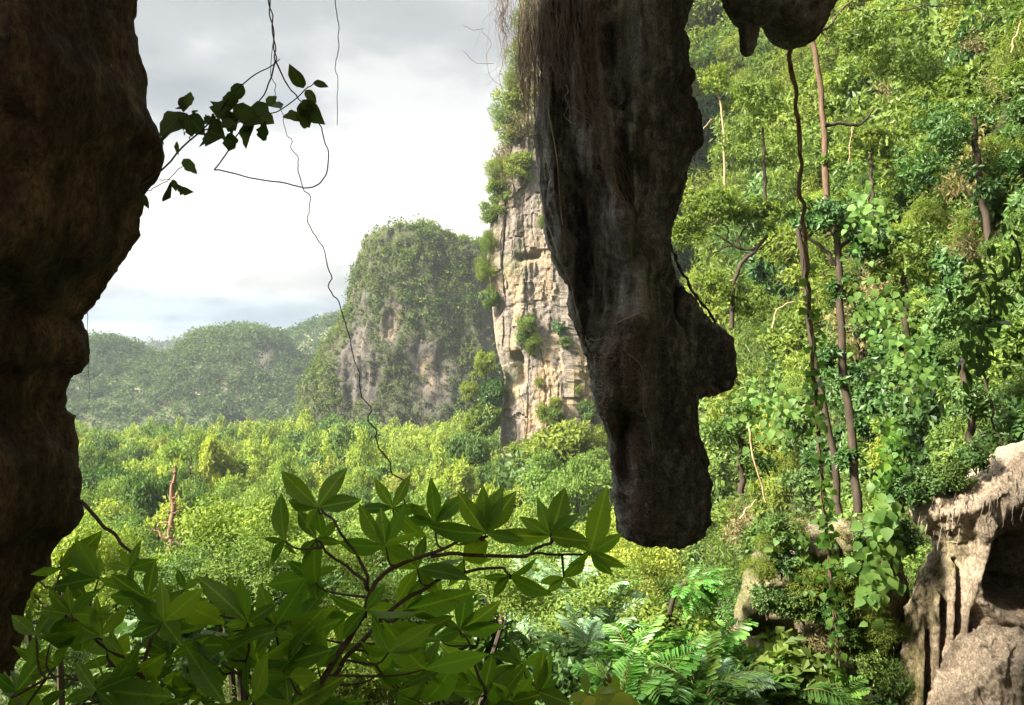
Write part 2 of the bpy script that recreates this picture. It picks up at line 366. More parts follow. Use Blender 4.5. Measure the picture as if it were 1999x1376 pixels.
# ------------------------------------------------------------------ terrain
BASE = np.array([(7.0, -2), (7.6, 6), (9.4, 12), (10.2, 16), (10.1, 20), (10.5, 26), (11.8, 36), (13.5, 52), (15.0, 70), (17.0, 88), (20, 104), (25, 118), (27, 142), (14, 152), (14, 200), (50, 300)], float)
POLY = np.vstack([BASE, [(500, 300), (500, -60), (7.0, -60)]])
FY = np.array([(-60, -4), (2, -2.6), (6, -3.4), (10, -4.9), (14, -6.5), (20, -9.4), (30, -14.5), (45, -21), (70, -27), (100, -29), (5000, -29)], float)
def seg_dist(x, y):
    d = np.full(x.shape, 1e9)
    for a, b in zip(BASE[:-1], BASE[1:]):
        ab = b - a; t = np.clip(((x - a[0]) * ab[0] + (y - a[1]) * ab[1]) / ab.dot(ab), 0, 1)
        d = np.minimum(d, np.hypot(x - a[0] - t * ab[0], y - a[1] - t * ab[1]))
    return d
def inside(x, y):
    r = np.zeros(x.shape, bool); n = len(POLY)
    for i in range(n):
        a, b = POLY[i], POLY[(i + 1) % n]
        if a[1] == b[1]: continue
        c = (a[1] > y) != (b[1] > y)
        r ^= c & (x < (b[0] - a[0]) * (y - a[1]) / (b[1] - a[1]) + a[0])
    return r
def terr(x, y):
    x = np.asarray(x, float); y = np.asarray(y, float)
    d = seg_dist(x, y); ins = inside(x, y)
    s = np.where(ins, d, 0)
    slope = np.interp(y, [0, 30, 60, 105, 130], [3.0, 3.1, 3.4, 4.2, 6.5])
    up = s * slope; up = 240 * (1 - np.exp(-up / 240))
    foot = np.where(ins, 0, np.maximum(0, 6 - d) * 0.16 * smooth(14, 30, y)) * np.where(ins, 0, 1) + np.where(ins, 0.96 * smooth(14, 30, y), 0)
    n = fbm(np.stack([x * 0.09, y * 0.09, x * 0], -1), 4, 3) * 2.2 + fbm(np.stack([x * 0.45, y * 0.45, x * 0], -1), 3, 9) * 0.45
    foot = foot + 17.5 * np.exp(-((x - 8) / 13) ** 2 - ((y - 119) / 17) ** 2)
    amp = smooth(4, 20, np.abs(y)) * 0.7 + 0.1
    return np.interp(y, FY[:, 0], FY[:, 1]) + up + foot + n * amp
def ray_hit(px, py, ymin=8.0, ymax=260.0, step=0.6):
    """where photo rays meet the ground"""
    px = np.asarray(px, float); py = np.asarray(py, float)
    hit = np.full(px.shape, np.nan); Y = ymin
    while Y < ymax:
        q = PA(px, py, np.full(px.shape, Y)); b = np.isnan(hit)
        if not b.any(): break
        h = terr(q[b, 0], q[b, 1]); k = np.where(b)[0][h > q[b, 2]]; hit[k] = Y
        Y += step * (1 + Y / 60)
    lo = hit - step * (1 + hit / 60); hi = hit.copy(); ok = ~np.isnan(hit)
    for _ in range(7):
        m_ = (lo + hi) / 2; q = PA(px[ok], py[ok], m_[ok]); up_ = terr(q[:, 0], q[:, 1]) > q[:, 2]; a_ = m_[ok]
        hi[ok] = np.where(up_, a_, hi[ok]); lo[ok] = np.where(up_, lo[ok], a_)
    return hi

def nonuni(lo, a, b, hi, st, k=26):
    mid = np.arange(a, b + 1e-6, st)
    g = (np.geomspace(1, k, 26) - 1) / (k - 1)
    return np.concatenate([(a - g[1:] * (a - lo))[::-1], mid, b + g[1:] * (hi - b)])
gx = nonuni(-1200, -60, 70, 1200, 0.8); gy = nonuni(-60, -4, 176, 1300, 0.8)
GX, GY = np.meshgrid(gx, gy); GZ = terr(GX, GY)
nx, ny = len(gx), len(gy)
vv = np.stack([GX, GY, GZ], -1).reshape(-1, 3)
ii = (np.arange(ny - 1)[:, None] * nx + np.arange(nx - 1)[None]).ravel()
mb = MB(); mb.add(vv, np.stack([ii, ii + 1, ii + nx + 1, ii + nx], -1), 0.5, 0, True)
obj('ground', mb.mesh('ground', M['ground']), label='dark forest floor of the valley and hillside', kind='structure')

# ------------------------------------------------------------------ rock builders
def loft(rows, Y, depth, n=40, power=2.4, yoff=0.0, back=1.0):
    """closed body through rows of (py, left px, right px); depth = half depth in metres (scalar or per row)"""
    rows = np.asarray(rows, float); K = len(rows)
    dp = np.broadcast_to(np.asarray(depth, float), (K,))
    a = np.arange(n) / n * 2 * math.pi; ca, sa = np.cos(a), np.sin(a)
    ex = np.sign(ca) * np.abs(ca) ** (2 / power); ey = np.sign(sa) * np.abs(sa) ** (2 / power)
    V = []
    for (py, l, r), d in zip(rows, dp):
        A = P(l, py, Y); B = P(r, py, Y); c = (A + B) / 2; h = (B[0] - A[0]) / 2
        V.append(np.stack([c[0] + ex * h, Y + yoff + np.where(ey > 0, back, 1.0) * ey * d, np.full(n, c[2])], -1))
    V = np.concatenate(V); i = np.arange(K - 1)[:, None] * n; j = np.arange(n)[None]; j2 = (j + 1) % n
    f = np.stack([i + j, i + n + j, i + n + j2, i + j2], -1).reshape(-1, 4)
    top = V[:n].mean(0); bot = V[-n:].mean(0); V = np.vstack([V, top, bot]); T = len(V) - 2; Bq = len(V) - 1
    j = np.arange(n); j2 = (j + 1) % n; o = (K - 1) * n
    tri = np.concatenate([np.stack([np.full(n, T), j, j2], -1), np.stack([np.full(n, Bq), o + j2, o + j], -1)])
    return V, f, tri
def ball(c, r, n=16):
    u = np.linspace(0, math.pi, n); a = np.arange(2 * n) / (2 * n) * 2 * math.pi
    V = np.stack([np.sin(u)[:, None] * np.cos(a), np.sin(u)[:, None] * np.sin(a), np.cos(u)[:, None] * np.ones(2 * n)], -1).reshape(-1, 3) * np.asarray(r) + np.asarray(c)
    m = 2 * n; i = np.arange(n - 1)[:, None] * m; j = np.arange(m)[None]; j2 = (j + 1) % m
    return V, np.stack([i + j, i + m + j, i + m + j2, i + j2], -1).reshape(-1, 4)
def box(x0, x1, y0, y1, z0, z1):
    V = np.array([(x, y, z) for z in (z0, z1) for y in (y0, y1) for x in (x0, x1)], float)
    return V, np.array([(0, 2, 3, 1), (4, 5, 7, 6), (0, 1, 5, 4), (2, 6, 7, 3), (0, 4, 6, 2), (1, 3, 7, 5)])
def remesh(mb, voxel):
    me = mb.mesh('tmp', M['cave']); o = bpy.data.objects.new('tmp', me); COL.objects.link(o)
    md = o.modifiers.new('r', 'REMESH'); md.mode = 'VOXEL'; md.voxel_size = voxel
    dg = bpy.context.evaluated_depsgraph_get(); ev = o.evaluated_get(dg); m2 = ev.to_mesh()
    v = np.empty(len(m2.vertices) * 3, np.float32); m2.vertices.foreach_get('co', v)
    q = [tuple(p.vertices) for p in m2.polygons]
    ev.to_mesh_clear(); bpy.data.objects.remove(o); bpy.data.meshes.remove(me)
    return v.reshape(-1, 3).astype(float), np.array([x for x in q if len(x) == 4], np.int64)
def normals(v, f):
    n = np.cross(v[f[:, 2]] - v[f[:, 0]], v[f[:, 3]] - v[f[:, 1]]); r = np.zeros_like(v)
    for k in range(4): np.add.at(r, f[:, k], n)
    return unit(r)
def relax(v, f, it=3, lam=0.5):
    e = np.concatenate([f[:, [0, 1]], f[:, [1, 2]], f[:, [2, 3]], f[:, [3, 0]]]); e = np.concatenate([e, e[:, ::-1]])
    cnt = np.bincount(e[:, 0], minlength=len(v)).astype(float)[:, None]
    for _ in range(it):
        s = np.stack([np.bincount(e[:, 0], v[e[:, 1], k], len(v)) for k in range(3)], -1)
        v = v + lam * (s / np.maximum(cnt, 1) - v)
    return v
def pdist(px, py, line):
    """distance in photo pixels to a polyline"""
    line = np.asarray(line, float); d = np.full(px.shape, 1e9)
    for a, b in zip(line[:-1], line[1:]):
        ab = b - a; t = np.clip(((px - a[0]) * ab[0] + (py - a[1]) * ab[1]) / max(ab.dot(ab), 1e-9), 0, 1)
        d = np.minimum(d, np.hypot(px - a[0] - t * ab[0], py - a[1] - t * ab[1]))
    return d

# ---- the cave: floor, back, side and roof slabs, unseen; roof and left block shaped to shade the stalactite, rear open to skylight
mb = MB()
mb.add(*box(-13, -8.6, -18, 6.2, -14, 9)); mb.add(*box(-0.5, 12, -1, 10.7, 7.2, 10.5)); mb.add(*box(-8.4, 0.5, -1, 7.2, 7.2, 10.3)); mb.add(*box(8.5, 12, -18, 2.0, -14, 12))
mb.add(*box(-13, 12, -22, -16, -14, 9)); mb.add(*box(-13, 12, -18, 2.0, -14, -2.1))
v, f = remesh(mb, 0.5); v = relax(v, f, 4); nn = normals(v, f)
v = v + nn * (fbm(v * 0.25, 4, 2) * 0.9 + fbm(v * 1.1, 3, 8) * 0.3)[:, None]
mb = MB(); mb.add(v, f, 0.5, 0, True)
obj('cave', mb.mesh('cave', M['cave']), label='unseen rock vault and floor of the cave around the viewer, shaped for the light', kind='structure')

# ---- left cave wall, dark, in silhouette
LW = [(-140, 272), (0, 270), (60, 267), (100, 270), (125, 276), (165, 277), (180, 287), (200, 296), (220, 305), (240, 312), (260, 313), (285, 311), (310, 305), (330, 300), (350, 287), (375, 282), (400, 278), (412, 269), (450, 267), (490, 265), (505, 257), (520, 251), (537, 240), (550, 218), (560, 208), (572, 206), (582, 197), (596, 181), (610, 154), (620, 146), (632, 148), (642, 157), (660, 164), (682, 166), (692, 165), (702, 158), (712, 143), (720, 132), (730, 124), (750, 122), (775, 120), (800, 122), (820, 127), (842, 137), (865, 146), (885, 152), (896, 152), (910, 158), (950, 161), (965, 162), (985, 160), (1005, 153), (1020, 138), (1035, 116), (1045, 105), (1080, 100), (1110, 96), (1140, 86), (1160, 70), (1185, 57), (1230, 48), (1290, 20), (1340, -5), (1400, -30), (1600, -60), (1900, -80)]
LWY = 4.6
rows = [(y, -900, x - 14) for y, x in LW]
mb = MB(); V, f4, f3 = loft(rows, LWY, 1.5, 96, 4.2, 0.0, 0.12); mb.add(V, f4); mb.add(V * 1.0, f3)
v, f = remesh(mb, 0.035); v = relax(v, f, 2)
px, py = proj(v); nn = normals(v, f)
fl = fbm(v * np.array([1.4, 1.4, 0.6]), 4, 21)
v = v + nn * (fl * 0.06 + ridged(v * 3.2, 4, 7) * 0.07 + fbm(v * 4.5, 5, 5) * 0.075 + ridged(v * 11, 3, 6) * 0.018 + fbm(v * 26, 2, 9) * .012)[:, None] * (0.65 + 0.35 * (nn[:, 1:2] < -0.25))
front = smooth(0.05, 0.6, -nn[:, 1])
hol = np.exp(-(np.maximum(0, pdist(px, py, [(190, 110), (185, 300), (175, 470)]) - 40) / 45) ** 2)     # deep recess behind the front rib
hol2 = np.exp(-(pdist(px, py, [(110, 560), (90, 700), (70, 860)]) / 55) ** 2)
rib = np.exp(-(pdist(px, py, [(60, 0), (75, 200), (95, 330), (85, 480), (60, 640), (30, 800)]) / 45) ** 2)
v[:, 1] += front * (0.5 * hol + 0.28 * hol2 - 0.30 * rib) + front * (fbm(v * np.array([1.3, 1.3, .55]), 3, 71) * .38 + ridged(v * np.array([2.6, 2.6, .7]), 3, 72) * .10)
mb = MB(); mb.add(v, f, 0.5, 0, True)
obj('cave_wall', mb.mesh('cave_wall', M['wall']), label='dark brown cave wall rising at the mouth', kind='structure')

# ---- big stalactite
ST_R = [(-260, 1362), (-120, 1356), (0, 1352), (30, 1346), (50, 1336), (62, 1329), (95, 1323), (106, 1333), (120, 1337), (165, 1338), (180, 1345), (196, 1333), (215, 1331), (235, 1349), (275, 1359), (296, 1362), (312, 1343), (340, 1334), (370, 1331), (400, 1318), (440, 1307), (470, 1301), (510, 1300), (560, 1303), (620, 1312), (700, 1335), (775, 1352), (820, 1352), (850, 1356), (880, 1365), (910, 1369), (940, 1376), (970, 1379), (1000, 1381), (1015, 1383), (1030, 1378), (1044, 1368), (1052, 1340)]
ST_L = [(-260, 1020), (-120, 1040), (0, 1056), (75, 1053), (110, 1055), (160, 1056), (250, 1046), (300, 1043), (340, 1049), (400, 1059), (440, 1062), (470, 1067), (490, 1079), (520, 1091), (545, 1104), (556, 1110), (600, 1115), (640, 1123), (665, 1131), (697, 1150), (735, 1151), (755, 1159), (780, 1164), (800, 1171), (830, 1182), (850, 1191), (870, 1194), (930, 1195), (960, 1198), (1010, 1204), (1030, 1209), (1044, 1218), (1052, 1240)]
ys = np.unique(np.array([r[0] for r in ST_R + ST_L], float))
rr = np.interp(ys, *zip(*ST_R)); ll = np.interp(ys, *zip(*ST_L))
STY = 10.0
dep = np.interp(ys, [-260, 0, 400, 600, 760, 1000, 1052], [1.2, 1.05, 0.85, 0.75, 0.7, 0.6, 0.45])
mb = MB(); V, f4, f3 = loft(np.stack([ys, ll + 3, rr - 3], -1), STY, dep, 64, 2.3); mb.add(V, f4); mb.add(V, f3)
nose = [(520, 1285, 1303), (545, 1280, 1309), (575, 1280, 1331), (600, 1280, 1349), (620, 1285, 1366), (640, 1290, 1386), (655, 1295, 1405), (672, 1300, 1417), (690, 1305, 1425), (706, 1310, 1427), (730, 1320, 1425), (748, 1330, 1417), (760, 1335, 1403), (770, 1338, 1380), (775, 1345, 1362)]
V, f4, f3 = loft(nose, STY + 0.2, [0.1, 0.18, 0.3, 0.35, .4, .42, .45, .45, .45, .44, .42, .38, .33, .25, .12], 40, 2.2); mb.add(V, f4); mb.add(V, f3)
v, f = remesh(mb, 0.024); v = relax(v, f, 2); nn = normals(v, f); px, py = proj(v)
front = smooth(0.0, 0.55, -nn[:, 1])
def g(line, w): return np.exp(-(pdist(px, py, line) / w) ** 2)
hollow = 0.42 * g([(1140, 380), (1150, 480), (1165, 600), (1165, 650)], 34) + 0.30 * g([(1185, 40), (1190, 110), (1205, 180)], 26) + 0.22 * g([(1100, 200), (1110, 330), (1120, 430)], 22) + 0.20 * g([(1235, 320), (1245, 420), (1235, 520)], 16) + 0.30 * g([(1225, 820), (1225, 930)], 26) + 0.25 * g([(1290, 560), (1300, 700), (1310, 900)], 30)
ridge = 0.20 * g([(1075, 150), (1085, 300), (1100, 430), (1115, 560), (1135, 660)], 11) + 0.30 * g([(1215, 430), (1235, 540), (1240, 620)], 30) + 0.34 * g([(1215, 650), (1205, 720), (1200, 760)], 48) + 0.16 * g([(1180, 220), (1190, 360), (1200, 440)], 14) + 0.14 * g([(1245, 60), (1250, 140)], 16) + 0.13 * g([(1225, 250), (1232, 380)], 9) + 0.2 * g([(1200, 820), (1205, 960)], 14)
flute = ridged(v * np.array([3.2, 3.2, 0.42]), 3, 31)
lump = fbm(v * np.array([5, 5, 3.2]), 4, 44)
disp = front * (ridge - hollow) 
v[:, 1] -= disp
v = v + nn * (((flute * 0.11 + ridged(v * np.array([7, 7, .6]), 3, 37) * .05) * (0.25 + 0.75 * front) + lump * 0.06 + ridged(v * np.array([11, 11, 5]), 3, 13) * 0.018 + fbm(v * 19, 3, 3) * 0.022) )[:, None]
root_m = np.clip(g([(1215, 640), (1200, 720), (1190, 780), (1205, 900)], 46) * 1.1 + 0.8 * g([(1230, 990), (1290, 1030)], 40), 0, 1) * front
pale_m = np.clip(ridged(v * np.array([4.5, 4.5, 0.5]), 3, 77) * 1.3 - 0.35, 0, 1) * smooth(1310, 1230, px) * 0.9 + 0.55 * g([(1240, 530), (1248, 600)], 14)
mb = MB(); mb.add(v, f, 0.5, 0, True)
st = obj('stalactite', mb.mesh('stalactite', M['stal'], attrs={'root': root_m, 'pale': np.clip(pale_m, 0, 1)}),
    label='huge dark hanging stalactite with a jutting knob on its side', cat='stalactite')
ST_V, ST_N = v, nn

# ---- rock boss at the top of the mouth
mb = MB()
for (bx, by, rx, rz, ry, yo) in [(1475, -20, 62, 68, 0.45, 0), (1555, 10, 66, 76, 0.5, 0.1), (1590, -30, 46, 66, 0.5, 0.2), (1520, -110, 110, 110, 0.8, 0.1), (1540, -230, 150, 130, 1.0, 0.2), (1540, -340, 200, 130, 1.2, 0.2), (1460, 70, 15, 34, 0.14, 0.1)]:
    c = P(bx, by, 9.4 + yo); mb.add(*ball(c, (rx * 9.4 / F, ry, rz * 9.4 / F)))
v, f = remesh(mb, 0.024); v = relax(v, f, 3); nn = normals(v, f)
v = v + nn * (fbm(v * 3.1, 4, 12) * 0.07 + ridged(v * np.array([5, 5, 2.0]), 3, 14) * 0.03 + fbm(v * 20, 2, 3) * 0.012)[:, None]
pale = np.clip(ridged(v * np.array([4, 4, 1.2]), 3, 71) - 0.2, 0, 1) * 0.5
mb = MB(); mb.add(v, f, 0.5, 0, True)
obj('stalactite', mb.mesh('stalactite_boss', M['stal'], attrs={'root': pale * 0 + 0.25, 'pale': pale}), label='short lumpy rock boss hanging at the top edge above the long liana', cat='stalactite')

# ------------------------------------------------------------------ sunlit limestone cliff
def dense_loft(rows, Y, depth, n, nz, power=4.0, back=1.0):
    """fine closed loft; returns grid (nz, n, 3) without caps plus top fan"""
    rows = np.asarray(rows, float); ys = np.linspace(rows[0, 0], rows[-1, 0], nz)
    l = np.interp(ys, rows[:, 0], rows[:, 1]); r = np.interp(ys, rows[:, 0], rows[:, 2])
    dp = np.interp(ys, rows[:, 0], depth) if np.ndim(depth) else np.full(nz, depth)
    # angles denser on the camera side (sin<0)
    a = np.concatenate([np.linspace(math.pi * 0.93, math.pi * 2.07, int(n * 0.8), endpoint=False), np.linspace(math.pi * 2.07, math.pi * 2.93, n - int(n * 0.8), endpoint=False)])
    ca, sa = np.cos(a), np.sin(a); ex = np.sign(ca) * np.abs(ca) ** (2 / power); ey = np.sign(sa) * np.abs(sa) ** (2 / power)
    A = PA(l, ys, Y + dp * .85); B = PA(r, ys, Y + dp * .85)
    cx = (A[:, 0] + B[:, 0]) / 2; hx = (B[:, 0] - A[:, 0]) / 2
    V = np.stack([cx[:, None] + ex * hx[:, None], Y + dp[:, None] * (ey + 0.85), np.repeat(A[:, 2:3], n, 1)], -1)
    i = np.arange(nz - 1)[:, None] * n; j = np.arange(n)[None]; j2 = (j + 1) % n
    f = np.stack([i + j, i + n + j, i + n + j2, i + j2], -1).reshape(-1, 4)
    V = V.reshape(-1, 3); top = V[:n].mean(0)
    V = np.vstack([V, top]); T = len(V) - 1; jj = np.arange(n)
    tri = np.stack([np.full(n, T), jj, (jj + 1) % n], -1)
    return V, f, tri
def scatter(v, f, count, rng, wmask):
    """random points on quads weighted by area * mask"""
    a = np.linalg.norm(np.cross(v[f[:, 2]] - v[f[:, 0]], v[f[:, 3]] - v[f[:, 1]]), axis=1) * 0.5
    w = a * wmask[f].mean(1); w = np.maximum(w, 0); k = rng.choice(len(f), count, p=w / w.sum())
    s, t = rng.random((count, 1)), rng.random((count, 1)); q = v[f[k]]
    p = (1 - s) * (1 - t) * q[:, 0] + s * (1 - t) * q[:, 1] + s * t * q[:, 2] + (1 - s) * t * q[:, 3]
    nrm = unit(np.cross(q[:, 2] - q[:, 0], q[:, 3] - q[:, 1])); return p, nrm

CLY = 128.0
CR = [(-190, 1062, 1092), (-150, 1048, 1120), (-60, 1030, 1160), (150, 1012, 1235), (230, 1004, 1235), (280, 992, 1235), (330, 985, 1235), (380, 975, 1235), (440, 962, 1235), (500, 958, 1235), (560, 958, 1235), (620, 965, 1235), (680, 972, 1235), (715, 984, 1235), (745, 990, 1235), (800, 985, 1235), (850, 977, 1235), (900, 985, 1235), (1000, 975, 1235), (1150, 970, 1235)]
V, f4, f3 = dense_loft(CR, CLY, 8.0, 360, 420, 3.6)
nn = normals(V, f4); px, py = proj(V)
face = smooth(-0.2, 0.4, -nn[:, 1])
u = V[:, 0] * 0.9 + V[:, 1] * 0.35; z = V[:, 2]
wx = u + fbm(V * np.array([.12, .12, .05]), 3, 5) * 2.2
c1 = np.floor(wx / 3.1); fz1 = z / 9.5 + hsh(c1, c1 * 0, c1 * 0, 4) * 5 + fbm(V * .2, 2, 7) * .35
h1 = hsh(c1, np.floor(fz1), c1 * 0, 3)
wx2 = u + fbm(V * np.array([.4, .4, .15]), 3, 15) * 0.9
c2 = np.floor(wx2 / 1.25); fz2 = z / 3.6 + hsh(c2, c2 * 0, c2 * 0, 24) * 5 + fbm(V * .5, 2, 17) * .3
h2 = hsh(c2, np.floor(fz2), c2 * 0, 23)
def edge(q, w): fr = q - np.floor(q); return np.exp(-(np.minimum(fr, 1 - fr) / w) ** 2)
crack = np.clip(edge(wx / 3.1, 0.035) * 0.9 * (hsh(c1, c1 * 0, c1 * 0, 9) > .3) + edge(fz1, 0.016) * (hsh(c1, np.floor(fz1 + .5), c1 * 0, 31) > .68) + 0.6 * edge(wx2 / 1.25, 0.06) * (hsh(c2, np.floor(fz2), c2 * 0, 41) > .62) + 0.6 * edge(fz2, 0.03) * (hsh(c2, np.floor(fz2 + .5), c2 * 0, 43) > .88), 0, 1)
dz = h1 * 0.8 + h2 * 0.3 + fbm(V * np.array([.5, .5, .1]), 3, 51) * 0.6 + fbm(V * 1.6, 3, 52) * 0.22 - crack * 0.30
cave1 = np.exp(-(pdist(px, py, [(1010, 700), (1015, 740)]) / 13) ** 2) * 2.5 + np.exp(-(pdist(px, py, [(1018, 505), (1050, 498)]) / 7) ** 2) * 1.2
V = V + nn * ((dz - cave1) * (0.25 + 0.75 * face))[:, None]
tan = np.clip(smooth(0.05, 0.38, fbm(np.stack([V[:, 0] * .33, V[:, 1] * .33, z * .13], -1), 4, 61)) * 1.0 + (h2 > .82) * .5 + smooth(25, 5, pdist(px, py, [(1140, 680), (1150, 790)])) * .9 + smooth(16, 4, pdist(px, py, [(1030, 515), (1060, 505)])) + smooth(14, 3, pdist(px, py, [(1000, 680), (1005, 660)])), 0, 1) * (0.35 + 0.65 * smooth(350, 720, py))
grn = smooth(0.1, 0.4, fbm(V * np.array([.2, .2, .1]), 4, 66)) * 0.7
mb = MB(); mb.add(V, f4, 0.5, 0, False); mb.add(V, f3, 0.5, 0, False)
at = lambda a: np.concatenate([a, a])
obj('limestone_cliff', mb.mesh('limestone_cliff', M['cliff'], attrs={'tan': at(tan), 'crack': at(crack), 'grn': at(grn)}), label='sunlit grey and tan limestone cliff behind the stalactite', kind='structure')
CL_V, CL_F, CL_N = V, f4, nn

# ------------------------------------------------------------------ karst hill and the far hills
def foliage_on(v, f, count, mask, rad, per, lsize, seed, mat, name, label, off=0.4, fades=None):
    rng = np.random.default_rng(seed); p, n = scatter(v, f, count, rng, mask)
    r = rad[0] + (rad[1] - rad[0]) * rng.random(count) ** 2
    c = p + n * (r * off)[:, None] + np.array([0, 0, 1]) * (r * 0.3)[:, None]
    tc = np.clip(0.45 + 0.5 * fbm(p * (0.25 / rad[1]) , 3, seed) + rng.normal(0, .3, count), 0, 1)
    mb = MB(); leaf_cloud(mb, c, r, per, lsize, 0.6, tc, 0.3, 0.9, rng=rng)
    return obj(name, mb.mesh(name, mat), label=label, kind='stuff')

KY = 300.0
KR = [(450, 795, 818), (453, 776, 838), (460, 755, 852), (474, 736, 866), (484, 728, 915), (498, 722, 975), (520, 714, 1010), (550, 702, 1020), (590, 692, 1030), (620, 684, 1040), (655, 664, 1050), (700, 640, 1060), (750, 616, 1075), (800, 598, 1090), (850, 575, 1100), (960, 540, 1120)]
V, f4, f3 = dense_loft(KR, KY, [8, 14, 19, 23, 26, 28, 30, 33, 35, 36, 38, 41, 44, 47, 50, 55], 260, 190, 2.6)
nn = normals(V, f4); px, py = proj(V)
V = V + nn * (fbm(V * .06, 4, 3) * 3.2 + ridged(V * np.array([.2, .2, .05]), 3, 8) * 1.5 + fbm(V * np.array([.5, .5, .25]), 3, 9) * 0.6 + ridged(V * np.array([.6, .6, .12]), 3, 18) * .7)[:, None]
steep = smooth(560, 640, py) * smooth(800, 745, py)
rocky = np.clip(smooth(0.18, 0.46, fbm(V * np.array([.07, .07, .04]), 4, 90) + 0.22 * steep - 0.02) * smooth(530, 590, py) * smooth(830, 770, py) + smooth(40, 18, pdist(px, py, [(825, 690), (845, 780)])) + smooth(24, 9, pdist(px, py, [(770, 600), (760, 660)])) + 0.25 * smooth(60, 30, pdist(px, py, [(690, 590), (700, 680)])), 0, 1)
hf = np.clip(.5 + 1.3 * fbm(V * np.array([.5, .5, .2]), 3, 97), 0, 1)
tan = hf * np.clip(smooth(22, 7, pdist(px, py, [(765, 610), (758, 655)])) + smooth(18, 6, pdist(px, py, [(832, 700), (840, 760)])) + 0.35 * smooth(0.2, 0.45, fbm(V * np.array([.2, .2, .07]), 3, 95)) * rocky, 0, 1)
mb = MB(); mb.add(V, f4, 0.5, 0, True); mb.add(V, f3, 0.5, 0, True)
obj('karst_hill', mb.mesh('karst_hill', M['karst'], attrs={'tan': at(tan), 'grn': at(np.clip(1.0 - rocky, 0, 1))}), label='steep round karst hill with bushes and bare rock', kind='structure')
frontm = (nn[:, 1] < 0.5).astype(float)
bushm = np.clip(1.12 - 1.05 * rocky, 0.03, 1) * frontm * (0.45 + smooth(-.25, .2, fbm(V * .09, 3, 33)))
foliage_on(V, f4, 3400, bushm, (0.7, 3.0), 30, 0.85, 5, M['karst_leaf'], 'hill_foliage', 'green bushes and small trees covering the karst hill')
foliage_on(V, f4, 6500, frontm * (.30 + .6 * (1 - rocky)) * smooth(440, 520, py), (0.4, 1.3), 12, 0.7, 6, M['scrub'], 'hill_scrub', 'dry brownish scrub on the steep sides of the karst hill', .2)

def ridge_hill(name, outline, Y, halfdepth, seed, label, fol, bare=(), base=-30, mat=None):
    ol = np.asarray(outline, float); A = PA(ol[:, 0], ol[:, 1], np.full(len(ol), Y))
    x = np.linspace(A[0, 0], A[-1, 0], 150); h = np.interp(x, A[:, 0], A[:, 2]) - base
    t = np.linspace(-1, 1, 70); prof = np.clip(1 - np.abs(t) ** 1.7, 0, 1) ** 0.8
    X, T = np.meshgrid(x, t); Yv = Y + T * halfdepth; H = h[None] * prof[:, None]
    Vv = np.stack([X, Yv, base + H], -1).reshape(-1, 3)
    k = 1.0 / halfdepth
    am = np.sqrt(np.clip(H.ravel() / h.max(), 0, 1))
    n1 = ridged(Vv * np.array([4.2 * k, 2.4 * k, 2.0 * k]), 4, seed) * h.max() * 0.10 + fbm(Vv * 9 * k, 3, seed + 3) * h.max() * 0.05
    crest = 1 - np.exp(-(np.abs(T.ravel()) / 0.18) ** 2)
    Vv[:, 2] += n1 * am * (0.25 + 0.75 * crest); Vv[:, 1] += n1 * am * 1.5
    n = len(x); i = (np.arange(len(t) - 1)[:, None] * n + np.arange(n - 1)[None]).ravel(); ff = np.stack([i, i + 1, i + n + 1, i + n], -1)
    qx, qy = proj(Vv); tn = np.zeros(len(Vv))
    for bx, by, w, hgt in bare: tn = np.maximum(tn, np.exp(-(((qx - bx) / w) ** 2 + ((qy - by) / hgt) ** 2)))
    tn = np.clip(tn * (0.7 + 0.8 * fbm(Vv * 14 * k, 3, seed + 9)) * 1.2, 0, 1)
    mb = MB(); mb.add(Vv, ff, 0.5, 0, True)
    obj(name, mb.mesh(name, M['hill_soil'], attrs={'tan': tn}), label=label, kind='structure')
    if fol:
        cnt, rad, per, ls = fol
        m = (T.ravel() < 0.15) * (1 - 0.92 * tn) * (0.3 + am)
        foliage_on(Vv, ff, cnt, m, rad, per, ls, seed + 40, M['far_leaf'], 'hill_foliage', 'forest mass covering the ' + label)
ridge_hill('far_hill', [(370, 900), (375, 800), (385, 700), (400, 664), (430, 657), (465, 653), (500, 651), (525, 655), (545, 668), (570, 700), (600, 720), (660, 760), (720, 800)], 560, 120, 3, 'far wooded ridge between the left hill and the karst hill', (2300, (2.0, 5.5), 30, 1.7), [(515, 700, 26, 26), (440, 770, 20, 30), (395, 780, 14, 20)])
ridge_hill('far_hill', [(-120, 720), (60, 700), (130, 690), (165, 674), (205, 668), (240, 674), (265, 688), (300, 705), (350, 712), (420, 725), (520, 760)], 520, 100, 13, 'rounded wooded hill beside the cave wall', (2100, (2.0, 5.2), 30, 1.6), [(150, 750, 8, 16), (275, 765, 12, 18)])
ridge_hill('far_hill', [(480, 720), (540, 668), (575, 652), (600, 641), (640, 633), (690, 625), (760, 640), (860, 700)], 680, 120, 23, 'rocky topped ridge at the foot of the karst hill', (1500, (2.4, 6.0), 28, 2.0), [(620, 655, 26, 16), (600, 690, 16, 14)])
ridge_hill('far_hill', [(120, 720), (230, 690), (275, 684), (310, 682), (345, 677), (375, 680), (420, 690), (560, 705)], 1140, 130, 33, 'hazy blue hill on the horizon', (700, (5, 11), 14, 5.0))

